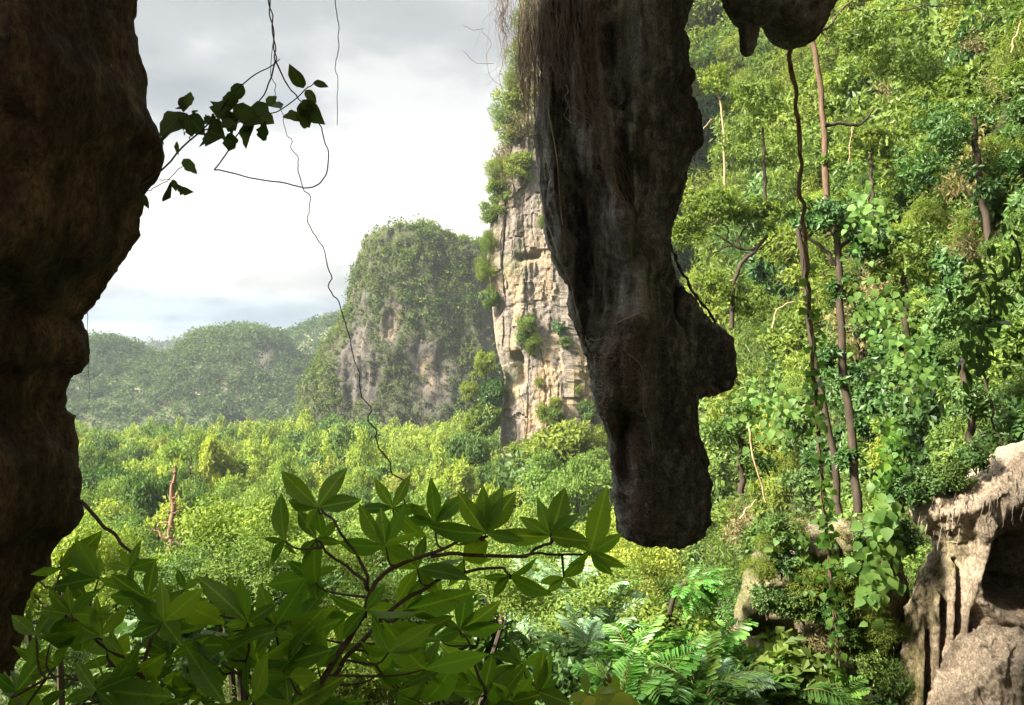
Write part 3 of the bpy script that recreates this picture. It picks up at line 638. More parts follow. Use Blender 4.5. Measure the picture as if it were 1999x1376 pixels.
# ------------------------------------------------------------------ vegetation prototypes
def tree_mesh(name, seed, mat, h=12.0, cr=4.2, nclump=64, per=46, ls=0.42, asp=0.5, flat=0.75, spread=1.0, trunk=True, hang=0.0):
    rng = np.random.default_rng(seed); mb = MB()
    cz = h - cr * flat * 0.95
    d = rdir(nclump, rng); d[:, 2] = np.where(d[:, 2] < -0.25, -d[:, 2] * 0.5, d[:, 2]); big = unit(rng.normal(size=(9, 3)) + np.array([0, 0, .5])); dot = d @ big.T; near = big[dot.argmax(1)]; d = unit(d * .55 + near * .75)
    lob = 0.78 + 0.38 * vn(d * 1.7 + seed, seed)
    r = cr * lob * (0.55 + 0.45 * rng.random(nclump) ** 0.5)
    c = d * r[:, None] * np.array([1, 1, flat]) + np.array([0, 0, cz])
    cr_ = cr * (0.17 + 0.17 * rng.random(nclump)) * spread
    tc = np.clip(0.45 + 0.35 * (c[:, 2] - cz) / cr * 0 + rng.normal(0, .28, nclump), 0, 1)
    leaf_cloud(mb, c, cr_, per, ls, asp, tc, 0.35, 0.75, 0, rng, hang, (0, 0, cz))
    if trunk:
        bend = rng.normal(0, .5, (2, 2))
        tp = resample([(0, 0, -1.0), (bend[0, 0] * .5, bend[0, 1] * .5, h * .3), (bend[1, 0], bend[1, 1], h * .62), (bend[1, 0], bend[1, 1], h * .85)], 9)
        mb.add(*tube(tp, np.linspace(h * .018, h * .005, 9), 6), 0.5, 1)
        for k in rng.choice(nclump, 9, replace=False):
            s = tp[5] + (tp[7] - tp[5]) * rng.random(); e = c[k]
            mb.add(*tube(resample([s, (s + e) / 2 + np.array([0, 0, -.3]), e], 5), np.linspace(h * .007, h * .002, 5), 4), 0.5, 1)
    return mb.mesh(name, [mat, M['bark']])

VAL = []
for i, (mt, kw, lb) in enumerate([
        ('val_mid', dict(h=12, cr=4.4), 'mid green round tree'), ('val_lime', dict(h=11, cr=3.9, ls=.38), 'bright lime green tree'),
        ('val_dark', dict(h=13, cr=4.6, ls=.45), 'dark green dense tree'), ('val_gold', dict(h=10.5, cr=3.7, ls=.36, flat=.85), 'golden yellow leaved tree'),
        ('val_mid', dict(h=11, cr=5.0, flat=.5, nclump=80, ls=.3, asp=.35), 'feathery flat topped green tree'), ('val_lime', dict(h=12.5, cr=3.6, flat=1.1, ls=.5), 'tall leafy yellow green tree'),
        ('val_dark', dict(h=11.5, cr=3.8, flat=1.0, nclump=70), 'shadowy dark green tree')]):
    kw.setdefault('nclump', 74); VAL.append((tree_mesh('valley_tree', 100 + i, M[mt], **{**dict(ls=.34, per=62), **kw}), lb))

NEAR = [(tree_mesh('valley_tree', 180 + i, M[m_], h=12, cr=4.0, nclump=100, per=78, ls=.21, flat=fl), lb) for i, (m_, fl, lb) in enumerate((('val_mid', .9, 'mid green small leaved tree'), ('val_lime', 1.0, 'lime green small leaved tree'), ('val_dark', .9, 'dark small leaved tree'), ('val_gold', .8, 'golden small leaved tree')))]
def bush_mesh(name, seed, mat, nclump, per, ls, asp, flat=0.8, spread=1.0, up=0.2, hang=0.0, twigs=10):
    rng = np.random.default_rng(seed); mb = MB()
    d = rdir(nclump, rng); lob = 0.75 + 0.4 * vn(d * 1.6 + seed, seed)
    c = d * (lob * (0.45 + 0.5 * rng.random(nclump) ** .5))[:, None] * np.array([1, 1, flat])
    leaf_cloud(mb, c, (0.16 + 0.16 * rng.random(nclump)) * spread, per, ls, asp, np.clip(.45 + rng.normal(0, .28, nclump), 0, 1), up, .8, 0, rng, hang, (0, 0, 0))
    for k in rng.choice(nclump, twigs, replace=False):
        mb.add(*tube(resample([(0, 0, -.9), c[k] * .5 + rng.normal(0, .08, 3), c[k] * 1.08], 5), np.linspace(.018, .005, 5), 4), .5, 1)
    return mb.mesh(name, [mat, M['bark']])
BUSH = {
 'shade': [bush_mesh('leafy_bush', 200 + k, M['shade_bush'], 46, 46, .17, .5) for k in range(3)],
 'mid':   [bush_mesh('leafy_bush', 210 + k, M['mid_bush'], 46, 52, .15, .45) for k in range(3)],
 'lime':  [bush_mesh('lime_bush', 220 + k, M['lime_bush'], 50, 60, .13, .4) for k in range(3)],
 'fine':  [bush_mesh('feathery_bush', 230 + k, M['lime_bush'] if k else M['mid_bush'], 46, 90, .15, .16, .9, 1.2, .1, .4, 20) for k in range(3)],
 'broad': [bush_mesh('broadleaf_bush', 240 + k, M['shade_bush'] if k else M['mid_bush'], 34, 34, .26, .62) for k in range(3)],
 'dry':   [bush_mesh('dry_bush', 250 + k, M['dry_bush'], 30, 40, .13, .3, .8, 1.1, .0, .5, 26) for k in range(2)],
}
BL = {'shade': ('dark glossy bush', 'leafy_bush'), 'mid': ('mid green bush', 'leafy_bush'), 'lime': ('lime green bush', 'lime_bush'), 'fine': ('feathery fine bush', 'feathery_bush'), 'broad': ('broad leaved bush', 'broadleaf_bush'), 'dry': ('dry straw bush', 'dry_bush')}

def place(me, name, p, s, rz, label, cat, group, tilt=0.12, sz=None):
    o = bpy.data.objects.new(name, me); COL.objects.link(o); o.location = tuple(p)
    o.rotation_euler = (random.uniform(-tilt, tilt), random.uniform(-tilt, tilt), rz); o.scale = (s, s, s if sz is None else sz)
    o['label'] = label; o['category'] = cat
    if group: o['group'] = group
    return o

# ------------------------------------------------------------------ valley forest
def zone_valley(px, Y):
    if px < 420: a = 'near the dead tree' if Y < 95 else 'below the far left hills'
    elif px < 700: a = 'above the foreground shrub' if Y < 110 else 'in front of the far ridge'
    elif px < 960: a = 'above the shrub tips' if Y < 110 else 'at the foot of the karst hill'
    else: a = 'below the sunlit cliff'
    return a
pts = []; tries = 0
rng = np.random.default_rng(77)
while tries < 30000 and len(pts) < 640:
    tries += 1
    Y = 26 + (255 - 26) * rng.random() ** 1.25
    pxx = rng.uniform(20, 1230); X = (pxx - 999.5) / F * Y
    md = np.interp(Y, [26, 60, 120, 255], [2.3, 3.3, 4.6, 6.6])
    if any((X - a) ** 2 + (Y - b) ** 2 < md * md for a, b in pts): continue
    xa, ya = np.array([X]), np.array([Y])
    if inside(xa, ya)[0]: continue
    if pxx > 960 and Y > 124: continue
    pts.append((X, Y))
pts = np.array(sorted(pts, key=lambda q: q[1])); gz = terr(pts[:, 0], pts[:, 1]); nv = 0; fmb = [MB() for _ in VAL]
LOW = [tree_mesh('low', 150 + i, M[m_], h=12, cr=4.4, nclump=42, per=26, ls=.62, flat=.9, trunk=False) for i, m_ in enumerate(('val_mid', 'val_lime', 'val_dark', 'val_gold', 'val_mid', 'val_lime', 'val_dark'))]
def arr(me):
    v = np.empty(len(me.vertices) * 3, np.float32); me.vertices.foreach_get('co', v); t = np.empty(len(me.vertices), np.float32); me.attributes['tint'].data.foreach_get('value', t); return v.reshape(-1, 3).astype(float), t
LOWA = [arr(m_) for m_ in LOW]
for (X, Y), zg in zip(pts, gz):
    qx = 999.5 + X / Y * F
    w = np.array([3, 3.6, 1.3, .7, 1.6, 2.4, 1.0])
    if 420 < qx < 900: w = w * np.array([1, 1.4, .8, 1.5, 1, 1.5, .6])
    if Y > 170: w = w * np.array([1.4, .8, 1.4, .6, 1, .8, 1.4])
    k = rng.choice(7, p=w / w.sum()); me, lb = VAL[k]
    if Y < 58: me, lb = NEAR[rng.choice(4, p=[.34, .40, .22, .04])]
    top = min(-13.5 + rng.normal(0, 2.2), -7) if Y > 75 else -0.165 * Y - 1.6 + rng.normal(0, 1.3)
    if 230 < qx < 430 and Y < 50: top = min(top, -0.222 * Y - .5)
    hh = max(top - zg, 3.5); s = hh / 12.0
    sxy = min(max(s, 0.45), 1.1) * rng.uniform(.62, 1.05)
    nv += 1
    if nv > 300:
        v_, t_ = LOWA[k]; an = rng.uniform(0, 6.28); c_, s_ = math.cos(an), math.sin(an); q = v_ * np.array([sxy, sxy, s]); q = np.stack([q[:, 0] * c_ - q[:, 1] * s_ + X, q[:, 0] * s_ + q[:, 1] * c_ + Y, q[:, 2] + zg], -1)
        fmb[k].add(q, np.arange(len(q)).reshape(-1, 4), np.clip(t_ * rng.uniform(.7, 1.2), 0, 1)); continue
    place(me, 'valley_tree', (X, Y, zg - .2), sxy, rng.uniform(0, 6.28), lb + ' ' + zone_valley(qx, Y), 'tree', 'trees of the valley forest', .05, s)

fm = MB()
for k, b_ in enumerate(fmb):
    for v_, f_, t_ in zip(b_.v, b_.f, b_.t): fm.add(v_, f_ - f_.min(), t_, k)
if fm.v: obj('forest_canopy', fm.mesh('forest_canopy', [M[m_] for m_ in ('val_mid', 'val_lime', 'val_dark', 'val_gold', 'val_mid', 'val_lime', 'val_dark')]), label='unbroken far canopy of the valley forest below the hills', kind='stuff')

# leaf litter and low growth: leaves on the ground everywhere in view
def ground_leaves(name, label, n, pxr, pyr, ls_px, mat, seed, ymax=200, rmul=1.0):
    rng = np.random.default_rng(seed); px = rng.uniform(*pxr, n); py = rng.uniform(*pyr, n)
    Y = ray_hit(px, py, 6.0, ymax, 0.5); ok = ~np.isnan(Y); px, py, Y = px[ok], py[ok], Y[ok]
    p = PA(px, py, Y); p[:, 2] = terr(p[:, 0], p[:, 1])
    r = (10 + 26 * rng.random(len(Y))) * Y / F * rmul
    tc = np.clip(.5 + .6 * fbm(p * np.array([.35, .35, .35]), 3, seed) + rng.normal(0, .16, len(Y)), 0, 1)
    mb = MB(); N = len(Y)
    # clumps of 7 leaves each, leaf size follows the plants of that distance
    per = 7; idx = np.repeat(np.arange(N), per); d = rdir(N * per, rng); d[:, 2] = np.abs(d[:, 2]); off = d * (r[idx] * rng.random(N * per))[:, None]
    c = p[idx] + off; D = unit(d * .6 + rdir(N * per, rng) * .8 + np.array([-.15, -.25, -.1])); U = unit(rdir(N * per, rng) * .8 + np.array([0, -.4, 1]))
    Ls = np.clip(ls_px * Y[idx] / F, .09, .6) * (.6 + .8 * rng.random(N * per))
    v, f = leaf_quads(c, D, U, Ls, Ls * (.35 + .3 * rng.random(N * per)))
    mb.add(v, f, np.repeat(np.clip(tc[idx] * .6 + rng.random(N * per) * .4, 0, 1), 4))
    return obj(name, mb.mesh(name, mat), label=label, kind='stuff')
ground_leaves('undergrowth', 'tangled creepers and undergrowth cloaking the hillside', 26000, (1180, 2200), (-200, 1500), 12, M['slope_leaf'], 301, 400)
ground_leaves('undergrowth', 'hanging greenery on the steep slope behind the big stalactite', 5000, (1190, 1370), (-160, 800), 15, M['mid_bush'], 303, 400, 2.0)
ground_leaves('undergrowth', 'low green undergrowth on the valley floor', 9000, (-60, 1300), (860, 1600), 12, M['slope_leaf'], 302, 90)

# ------------------------------------------------------------------ bushes on the hillside
def zone_slope(px, py):
    if py < 230: a = 'high on the slope'
    elif py < 520: a = 'on the upper slope'
    elif py < 850: a = 'on the middle slope'
    elif py < 1080: a = 'on the lower slope'
    else: a = 'at the foot of the slope'
    if px < 1260: b = 'below the sunlit cliff'
    elif px < 1440: b = 'just past the stalactite'
    elif px < 1540: b = 'left of the long liana'
    elif px < 1680: b = 'around the long liana'
    elif px < 1850: b = 'right of the tall trunks'
    else: b = 'above the pale outcrop'
    return a + ' ' + b
rng = np.random.default_rng(41)
cand = []
for gy_ in np.arange(-60, 1500, 62):
    for gx_ in np.arange(960, 2080, 58):
        cand.append((gx_ + rng.uniform(-27, 27), gy_ + rng.uniform(-27, 27)))
cand = np.array(cand); Yh = ray_hit(cand[:, 0], cand[:, 1], 7.0, 400, 0.5)
nb = 0
for (qx, qy), Y in zip(cand, Yh):
    if np.isnan(Y) or nb >= 300: continue
    if qx < 1330 and qy < 760: continue
    if qx > 1740 and qy > 960: continue
    if qx < 1320 and Y < 24: continue
    p = P(qx, qy, Y); p[2] = terr(p[0:1], p[1:2])[0]
    if Y > 45 or (qy < 480 and qx < 1780): w = dict(shade=.06, mid=.20, lime=.44, fine=.22, broad=.01, dry=.07)
    elif qx > 1700 or qy > 650: w = dict(shade=.36, mid=.26, lime=.07, fine=.08, broad=.18, dry=.05)
    else: w = dict(shade=.22, mid=.32, lime=.18, fine=.16, broad=.08, dry=.04)
    k = rng.choice(list(w), p=np.array(list(w.values())) / sum(w.values()))
    r = 62 * Y / F * rng.uniform(.7, 1.7); r = min(max(r, .5), 7)
    if k == 'broad': r = min(r, 1.0)
    if k in ('shade', 'mid') and Y < 45: r = min(r, 1.7)
    lb, nm = BL[k]; me = BUSH[k][rng.integers(len(BUSH[k]))]
    place(me, nm, p + np.array([-.2, -.2, .35]) * r, r, rng.uniform(0, 6.28), lb + ' ' + zone_slope(qx, qy), 'bush', 'bushes on the hillside', .3, r * rng.uniform(.8, 1.35)); nb += 1

rng = np.random.default_rng(57); ST = []
for _ in range(1200):
    qx, qy = rng.uniform(1330, 2040), rng.uniform(20, 900)
    if any(math.hypot(qx - a, (qy - b)) < 78 for a, b in ST): continue
    Y = ray_hit(np.array([qx]), np.array([qy]), 7, 300)[0]
    if np.isnan(Y) or Y < 17: continue
    ST.append((qx, qy)); p = P(qx, qy, Y); p[2] = terr(p[0:1], p[1:2])[0]; hp = rng.uniform(120, 190); h = hp * Y / F; k = rng.choice(4, p=[.36, .34, .24, .06] if qy < 480 and qx < 1800 else [.4, .12, .45, .03])
    me, lb = NEAR[k]; place(me, 'slope_tree', p - np.array([0, 0, .2]), h / 12 * rng.uniform(.9, 1.25), rng.uniform(0, 6.28), lb + ' ' + zone_slope(qx, qy), 'tree', 'trees on the hillside', .15, h / 12)
    if len(ST) >= 46: break

# ------------------------------------------------------------------ haze
hm, hnt, HN, HL = new_mat('haze'); pv = HN('ShaderNodeVolumePrincipled'); pv.inputs['Density'].default_value = HAZE_DENSITY
pv.inputs['Color'].default_value = (0.80, 0.90, 1.0, 1); pv.inputs['Anisotropy'].default_value = 0.1
ho = HN('ShaderNodeOutputMaterial'); HL(pv.outputs[0], ho.inputs['Volume'])
mb = MB(); mb.add(*box(-1210, 1210, -70, 1390, -45, 235))
if HAZE_DENSITY > 0: obj('haze', mb.mesh('haze', hm), label='pale air haze over the valley', kind='stuff')
# ------------------------------------------------------------------ leaf meshes for leaves that can be picked apart
def leaf_mesh(name, mat, prof, k=7, curl=0.12, fold=0.22, wav=0.0, seed=0):
    rng = np.random.default_rng(seed); t = np.linspace(0, 1, k); w = np.interp(t, *zip(*prof))
    z = -curl * t ** 2; V = []
    for i in range(k):
        a = w[i] * (1 + wav * rng.normal()); b = w[i] * (1 + wav * rng.normal())
        V += [(t[i], a, z[i] + fold * a), (t[i], 0, z[i]), (t[i], -b, z[i] + fold * b)]
    F_ = []
    for i in range(k - 1):
        o = i * 3; F_ += [(o, o + 3, o + 4, o + 1), (o + 1, o + 4, o + 5, o + 2)]
    mb = MB(); mb.add(V, F_, rng.random(), 0, True); return mb.mesh(name, mat)
ELL = [(0, .012), (.08, .05), (.25, .135), (.45, .185), (.62, .17), (.8, .10), (.93, .035), (1, .003)]
OVA = [(0, .015), (.06, .14), (.2, .27), (.42, .32), (.65, .26), (.85, .13), (.95, .04), (1, .004)]
HEA = [(-.0, .05), (.05, .25), (.2, .40), (.4, .42), (.65, .28), (.85, .12), (1, .004)]
FRONT = [leaf_mesh('leaf', M['front_leaf'], ELL, 8, c, fo, .03, s) for s, (c, fo) in enumerate([(.05, .15), (.16, .25), (.28, .35), (-.06, .12), (.4, .3), (.1, .5)])]
for k, me in enumerate(FRONT):
    val = [.2, .5, .75, 1.0, .35, .6][k]; me.attributes['tint'].data.foreach_set('value', np.full(len(me.vertices), val, np.float32))
TWL = [leaf_mesh('leaf', M['twig_leaf'], OVA, 9, c, fo, wv, s + 20) for s, (c, fo, wv) in enumerate([(.05, .12, .05), (.25, .35, .10), (.15, .5, .17), (.4, .2, .12)])]
HEART = [leaf_mesh('leaf', M['creeper_leaf'], HEA, 6, .2, .15, .04, s + 30) for s in range(3)]
LIME = [leaf_mesh('leaf', M['fresh_leaf'], HEA, 6, .2, .15, .04, s + 40) for s in range(3)]
DARKL = [leaf_mesh('leaf', M['shade_bush'], ELL, 6, .2, .25, .05, s + 50) for s in range(3)]
YEL = [leaf_mesh('leaf', M['yellow_leaf'], OVA, 7, .2, .2, .06, s + 60) for s in range(2)]

def leaf_part(parent, me, base, tip, roll, wf=1.0, face=None, under=None):
    base = np.asarray(base, float); tip = np.asarray(tip, float); d = tip - base; Ln = np.linalg.norm(d); X = d / Ln
    fc = np.array([0, -1.0, 0]) if face is None else np.asarray(face, float)
    Z = fc - X * fc.dot(X); Z = Z / max(np.linalg.norm(Z), 1e-6); Yx = np.cross(Z, X)
    c, s = math.cos(roll), math.sin(roll); Y2 = Yx * c + Z * s; Z2 = -Yx * s + Z * c
    m = Matrix([[X[0] * Ln, Y2[0] * Ln * wf, Z2[0] * Ln, 0], [X[1] * Ln, Y2[1] * Ln * wf, Z2[1] * Ln, 0], [X[2] * Ln, Y2[2] * Ln * wf, Z2[2] * Ln, 0], [0, 0, 0, 1]])
    l = base - np.array(parent.location); m[0][3], m[1][3], m[2][3] = l
    o = bpy.data.objects.new('leaf', me); COL.objects.link(o); o.parent = under or parent; o.matrix_basis = m; return o
def part(name, mb, mat, parent, kind=None, attrs=None):
    return obj(name, mb.mesh(name, mat, np.array(parent.location), attrs), parent, kind=kind)
def stroke(name, label, cat, pts3, r0, r1, mat, n=30, jit=0.0, sides=5, group=None, seed=0):
    mb = MB(); p = rays(pts3, n, jit, seed); mb.add(*tube(p, np.linspace(r0, r1, n), sides), .5, 0, True); loc = p[0]
    return obj(name, mb.mesh(name, mat, loc), None, label, cat, group, None, tuple(loc))

# ------------------------------------------------------------------ foreground shrubs
def shrub(label, stems, whorls, fillers, seed, Y0, root_px, wk=1.0):
    rng = np.random.default_rng(seed); base = P(*root_px, Y0)
    t = thing('broadleaf_shrub', label, 'shrub', base); nodes = []
    for s, r0, r1 in stems:
        n = max(8, 5 * len(s)); p = rays(s, n, .012, seed); mb = MB(); mb.add(*tube(p, np.linspace(r0, r1, n), 6), .5, 0, True); part('branch', mb, M['twig'], t)
        nodes += list(p[n // 4:])
    nodes = np.array(nodes); nl = 0; twm = MB(); tw = 0
    for (nx_, ny_, Yw, tips, extra) in whorls + fillers:
        c = P(nx_, ny_, Yw)
        qx, qy = proj(nodes); dd = np.hypot(qx - nx_, qy - ny_) + np.where(qy < ny_ + 8, 120, 0); j = nodes[np.argmin(dd)]
        mid = (j + c) / 2 + np.array([(c[0] - j[0]) * .18, 0, -abs(c[2] - j[2]) * .15 - .01]); p = resample([j, mid, c], 7)
        mb = MB(); mb.add(*tube(p, np.linspace(.0042, .0022, 7), 5), .5, 0, True); tg = part('twig', mb, M['twig'], t)
        used = [math.atan2(-(b - ny_), a - nx_) for a, b in tips]
        for (a, b) in tips:
            L = math.hypot(a - nx_, b - ny_) * Yw / F; dy = rng.uniform(-.35, .35) * L
            leaf_part(t, FRONT[rng.integers(6)], c, P(a, b, Yw + dy), rng.normal(0, .30), wk * rng.uniform(.85, 1.2), None, tg); nl += 1
        for q in range(extra):
            for _ in range(12):
                an = rng.uniform(0, 2 * math.pi)
                if all(abs((an - u_ + math.pi) % (2 * math.pi) - math.pi) > .55 for u_ in used): break
            used.append(an); ln = rng.uniform(48, 138); sq = rng.uniform(.45, 1.0)
            if math.sin(an) > .3: ln *= 1.05
            ex, ey = nx_ + math.cos(an) * ln * sq * 1.1, ny_ - math.sin(an) * ln * sq * .9 - 10
            dy = rng.choice([-1, 1]) * math.sqrt(max(0, 1 - sq * sq)) * ln * Yw / F * .8
            leaf_part(t, FRONT[rng.integers(6)], c, P(ex, ey, Yw + dy), rng.normal(0, .75), wk * rng.uniform(.75, 1.2), None, tg); nl += 1
    return nl
def fill(n, xr, yr, Yr, k, seed, keep=None):
    rng = np.random.default_rng(seed); out = []; tr = 0
    while len(out) < n and tr < 3000:
        tr += 1; a, b = rng.uniform(*xr), rng.uniform(*yr)
        if keep and not keep(a, b): continue
        if any(math.hypot(a - o[0], (b - o[1]) * 1.2) < 52 for o in out): continue
        out.append((a, b, rng.uniform(*Yr), [], int(rng.integers(*k))))
    return out
nl = shrub('dark broad leaved shrub with upright leaf whorls, its long branch reaching under the big stalactite',
    [([(500, 1800, 2.35), (560, 1480, 2.3), (620, 1330, 2.3), (690, 1235, 2.3), (722, 1150, 2.3), (770, 1112, 2.3), (860, 1075, 2.3), (945, 1040, 2.3)], .013, .004),
     ([(560, 1480, 2.36), (640, 1330, 2.4), (690, 1260, 2.4), (790, 1172, 2.4), (870, 1124, 2.4), (970, 1114, 2.4), (1000, 1122, 2.4)], .009, .003),
     ([(722, 1150, 2.3), (690, 1085, 2.28), (655, 1030, 2.25), (620, 990, 2.25)], .005, .003),
     ([(722, 1150, 2.3), (672, 1108, 2.33), (628, 1070, 2.33), (610, 1050, 2.33)], .005, .003),
     ([(845, 1082, 2.3), (930, 1084, 2.3), (1020, 1082, 2.28), (1066, 1062, 2.26), (1076, 1040, 2.25)], .006, .004),
     ([(1020, 1082, 2.28), (1090, 1082, 2.3), (1152, 1076, 2.3)], .004, .003)],
    [(621, 990, 2.25, [(543, 918), (673, 908), (706, 974), (624, 1055), (590, 1030)], 1),
     (557, 1056, 2.3, [(535, 960), (513, 1052), (521, 1100), (574, 1090)], 1),
     (618, 1052, 2.35, [(575, 988), (577, 1090), (664, 1060)], 2),
     (753, 1066, 2.25, [(695, 984), (788, 984), (647, 1069), (808, 1090), (742, 990)], 1),
     (767, 992, 2.4, [(730, 933), (801, 929), (694, 992), (822, 1000)], 1),
     (849, 1021, 2.35, [(842, 933), (911, 961), (789, 985), (792, 1012), (884, 975)], 1),
     (948, 1040, 2.25, [(941, 946), (975, 948), (1009, 958), (838, 1046), (892, 965), (1020, 1055)], 1),
     (1075, 1046, 2.25, [(1108, 945), (1124, 1003), (957, 1050), (1012, 1008), (1052, 972)], 1),
     (1152, 1076, 2.25, [(1185, 963), (1219, 1048), (1223, 1110), (1109, 1108), (1100, 1030), (1196, 1128)], 0),
     (1101, 1127, 2.35, [(1068, 1160), (1052, 1136), (1130, 1150)], 1),
     (996, 1123, 2.4, [(953, 1167), (1056, 1104), (940, 1130)], 1),
     (606, 1125, 2.45, [(512, 1146), (657, 1104), (640, 1168), (560, 1094), (600, 1200)], 1),
     (815, 1110, 2.42, [(770, 1180), (860, 1165), (822, 1040)], 2), (905, 1092, 2.4, [(880, 1150), (960, 1090)], 2),
     (715, 1190, 2.25, [(650, 1250), (752, 1140), (640, 1180)], 2), (760, 1272, 2.2, [(851, 1216), (716, 1200), (830, 1260)], 1), (790, 1190, 2.42, [(700, 1190), (830, 1130)], 2)],
    fill(13, (560, 830), (1130, 1400), (2.2, 2.75), (4, 7), 5, lambda a, b: b > 1170 + (a - 560) * .25), 51, 2.35, (500, 1800))
nl2 = shrub('sprawling dark green shrub of broad pointed leaves against the dark cave wall',
    [([(330, 1800, 2.3), (300, 1450, 2.25), (272, 1330, 2.2), (285, 1285, 2.2), (322, 1214, 2.2)], .010, .003), ([(285, 1290, 2.2), (200, 1260, 2.2), (140, 1200, 2.2)], .005, .003),
     ([(272, 1335, 2.2), (215, 1290, 2.3), (198, 1240, 2.3)], .005, .003), ([(480, 1800, 2.3), (492, 1450, 2.3), (490, 1330, 2.3), (483, 1214, 2.3)], .008, .003),
     ([(491, 1340, 2.3), (540, 1270, 2.35), (600, 1240, 2.4)], .004, .0025), ([(490, 1330, 2.3), (420, 1290, 2.35), (300, 1282, 2.4)], .004, .003), ([(272, 1330, 2.3), (170, 1330, 2.3), (100, 1320, 2.3)], .005, .003)],
    [(254, 1109, 2.3, [(272, 1054), (235, 1070), (303, 1096), (205, 1100)], 1), (140, 1198, 2.2, [(86, 1150), (126, 1143), (190, 1150), (70, 1190)], 1),
     (193, 1128, 2.35, [(138, 1078), (196, 1080), (150, 1050), (250, 1150)], 1), (287, 1168, 2.25, [(302, 1092), (213, 1122), (199, 1168), (340, 1150)], 1),
     (120, 1110, 2.45, [(160, 1062), (196, 1047), (60, 1120)], 2), (320, 1214, 2.2, [(316, 1130), (401, 1143), (246, 1168), (248, 1242), (380, 1230)], 1),
     (483, 1214, 2.25, [(472, 1122), (428, 1126), (389, 1116), (440, 1220), (540, 1180)], 1), (538, 1222, 2.3, [(502, 1140), (597, 1133), (592, 1220), (470, 1195)], 2),
     (198, 1241, 2.15, [(185, 1166), (252, 1178), (136, 1225), (236, 1276)], 1), (187, 1348, 2.1, [(144, 1290), (256, 1322), (120, 1370)], 2), (410, 1170, 2.4, [(392, 1122), (440, 1150), (350, 1190)], 2),
     (70, 1240, 2.3, [(20, 1200), (110, 1180), (60, 1300)], 2), (360, 1150, 2.5, [(345, 1110), (392, 1128)], 2)],
    fill(26, (30, 590), (1215, 1410), (2.1, 2.8), (4, 7), 6), 52, 2.3, (330, 1800))
nl3 = shrub('lighter green low shrub with pointed leaf whorls below the stalactite',
    [([(900, 1800, 3.2), (930, 1450, 3.1), (945, 1350, 3.1), (920, 1270, 3.1), (898, 1229, 3.1)], .010, .003), ([(930, 1450, 3.1), (1010, 1380, 3.1), (1060, 1340, 3.1)], .006, .003),
     ([(930, 1450, 3.1), (850, 1350, 3.1), (804, 1301, 3.1)], .006, .003)],
    [(898, 1229, 3.1, [(916, 1152), (974, 1190), (862, 1208), (984, 1224), (850, 1245)], 1), (945, 1350, 3.1, [(963, 1272), (1008, 1292), (904, 1310), (880, 1350)], 2),
     (804, 1301, 3.1, [(832, 1254), (764, 1298), (782, 1276)], 3), (1050, 1350, 3.1, [(1078, 1286), (1062, 1270), (1100, 1330)], 2), (840, 1180, 3.2, [(862, 1130), (800, 1160)], 2), (1000, 1370, 3.0, [(1040, 1320), (960, 1330)], 2)],
    fill(9, (740, 1060), (1230, 1400), (3.0, 3.5), (4, 6), 8), 53, 3.2, (900, 1800), 1.0)

# ------------------------------------------------------------------ hanging twig of torn leaves by the left wall
TY = 4.3
tb = P(286, 358, TY)
tw = thing('hanging_twig', 'thin twig with torn dark leaves sticking out from the left cave wall against the sky', 'twig', tb)
for s, r0, r1 in [([(280, 362, TY), (330, 316, TY), (370, 277, TY), (392, 258, TY), (420, 228, TY), (445, 195, TY), (480, 160, TY), (512, 138, TY), (545, 116, TY)], .0055, .003),
                  ([(392, 258, TY), (430, 244, TY), (475, 238, TY), (520, 224, TY), (545, 215, TY), (578, 193, TY), (600, 172, TY), (616, 158, TY)], .004, .003),
                  ([(372, 275, TY), (372, 262, TY), (368, 245, TY)], .003, .002), ([(284, 375, TY), (312, 362, TY), (335, 345, TY), (360, 318, TY)], .0025, .002), ([(310, 352, TY), (335, 352, TY), (350, 362, TY)], .002, .002)]:
    mb = MB(); p = rays(s, 24, .01, 3); mb.add(*tube(p, np.linspace(r0, r1, 24), 5), .5, 0, True); part('stem', mb, M['twig'], tw)
rng = np.random.default_rng(9)
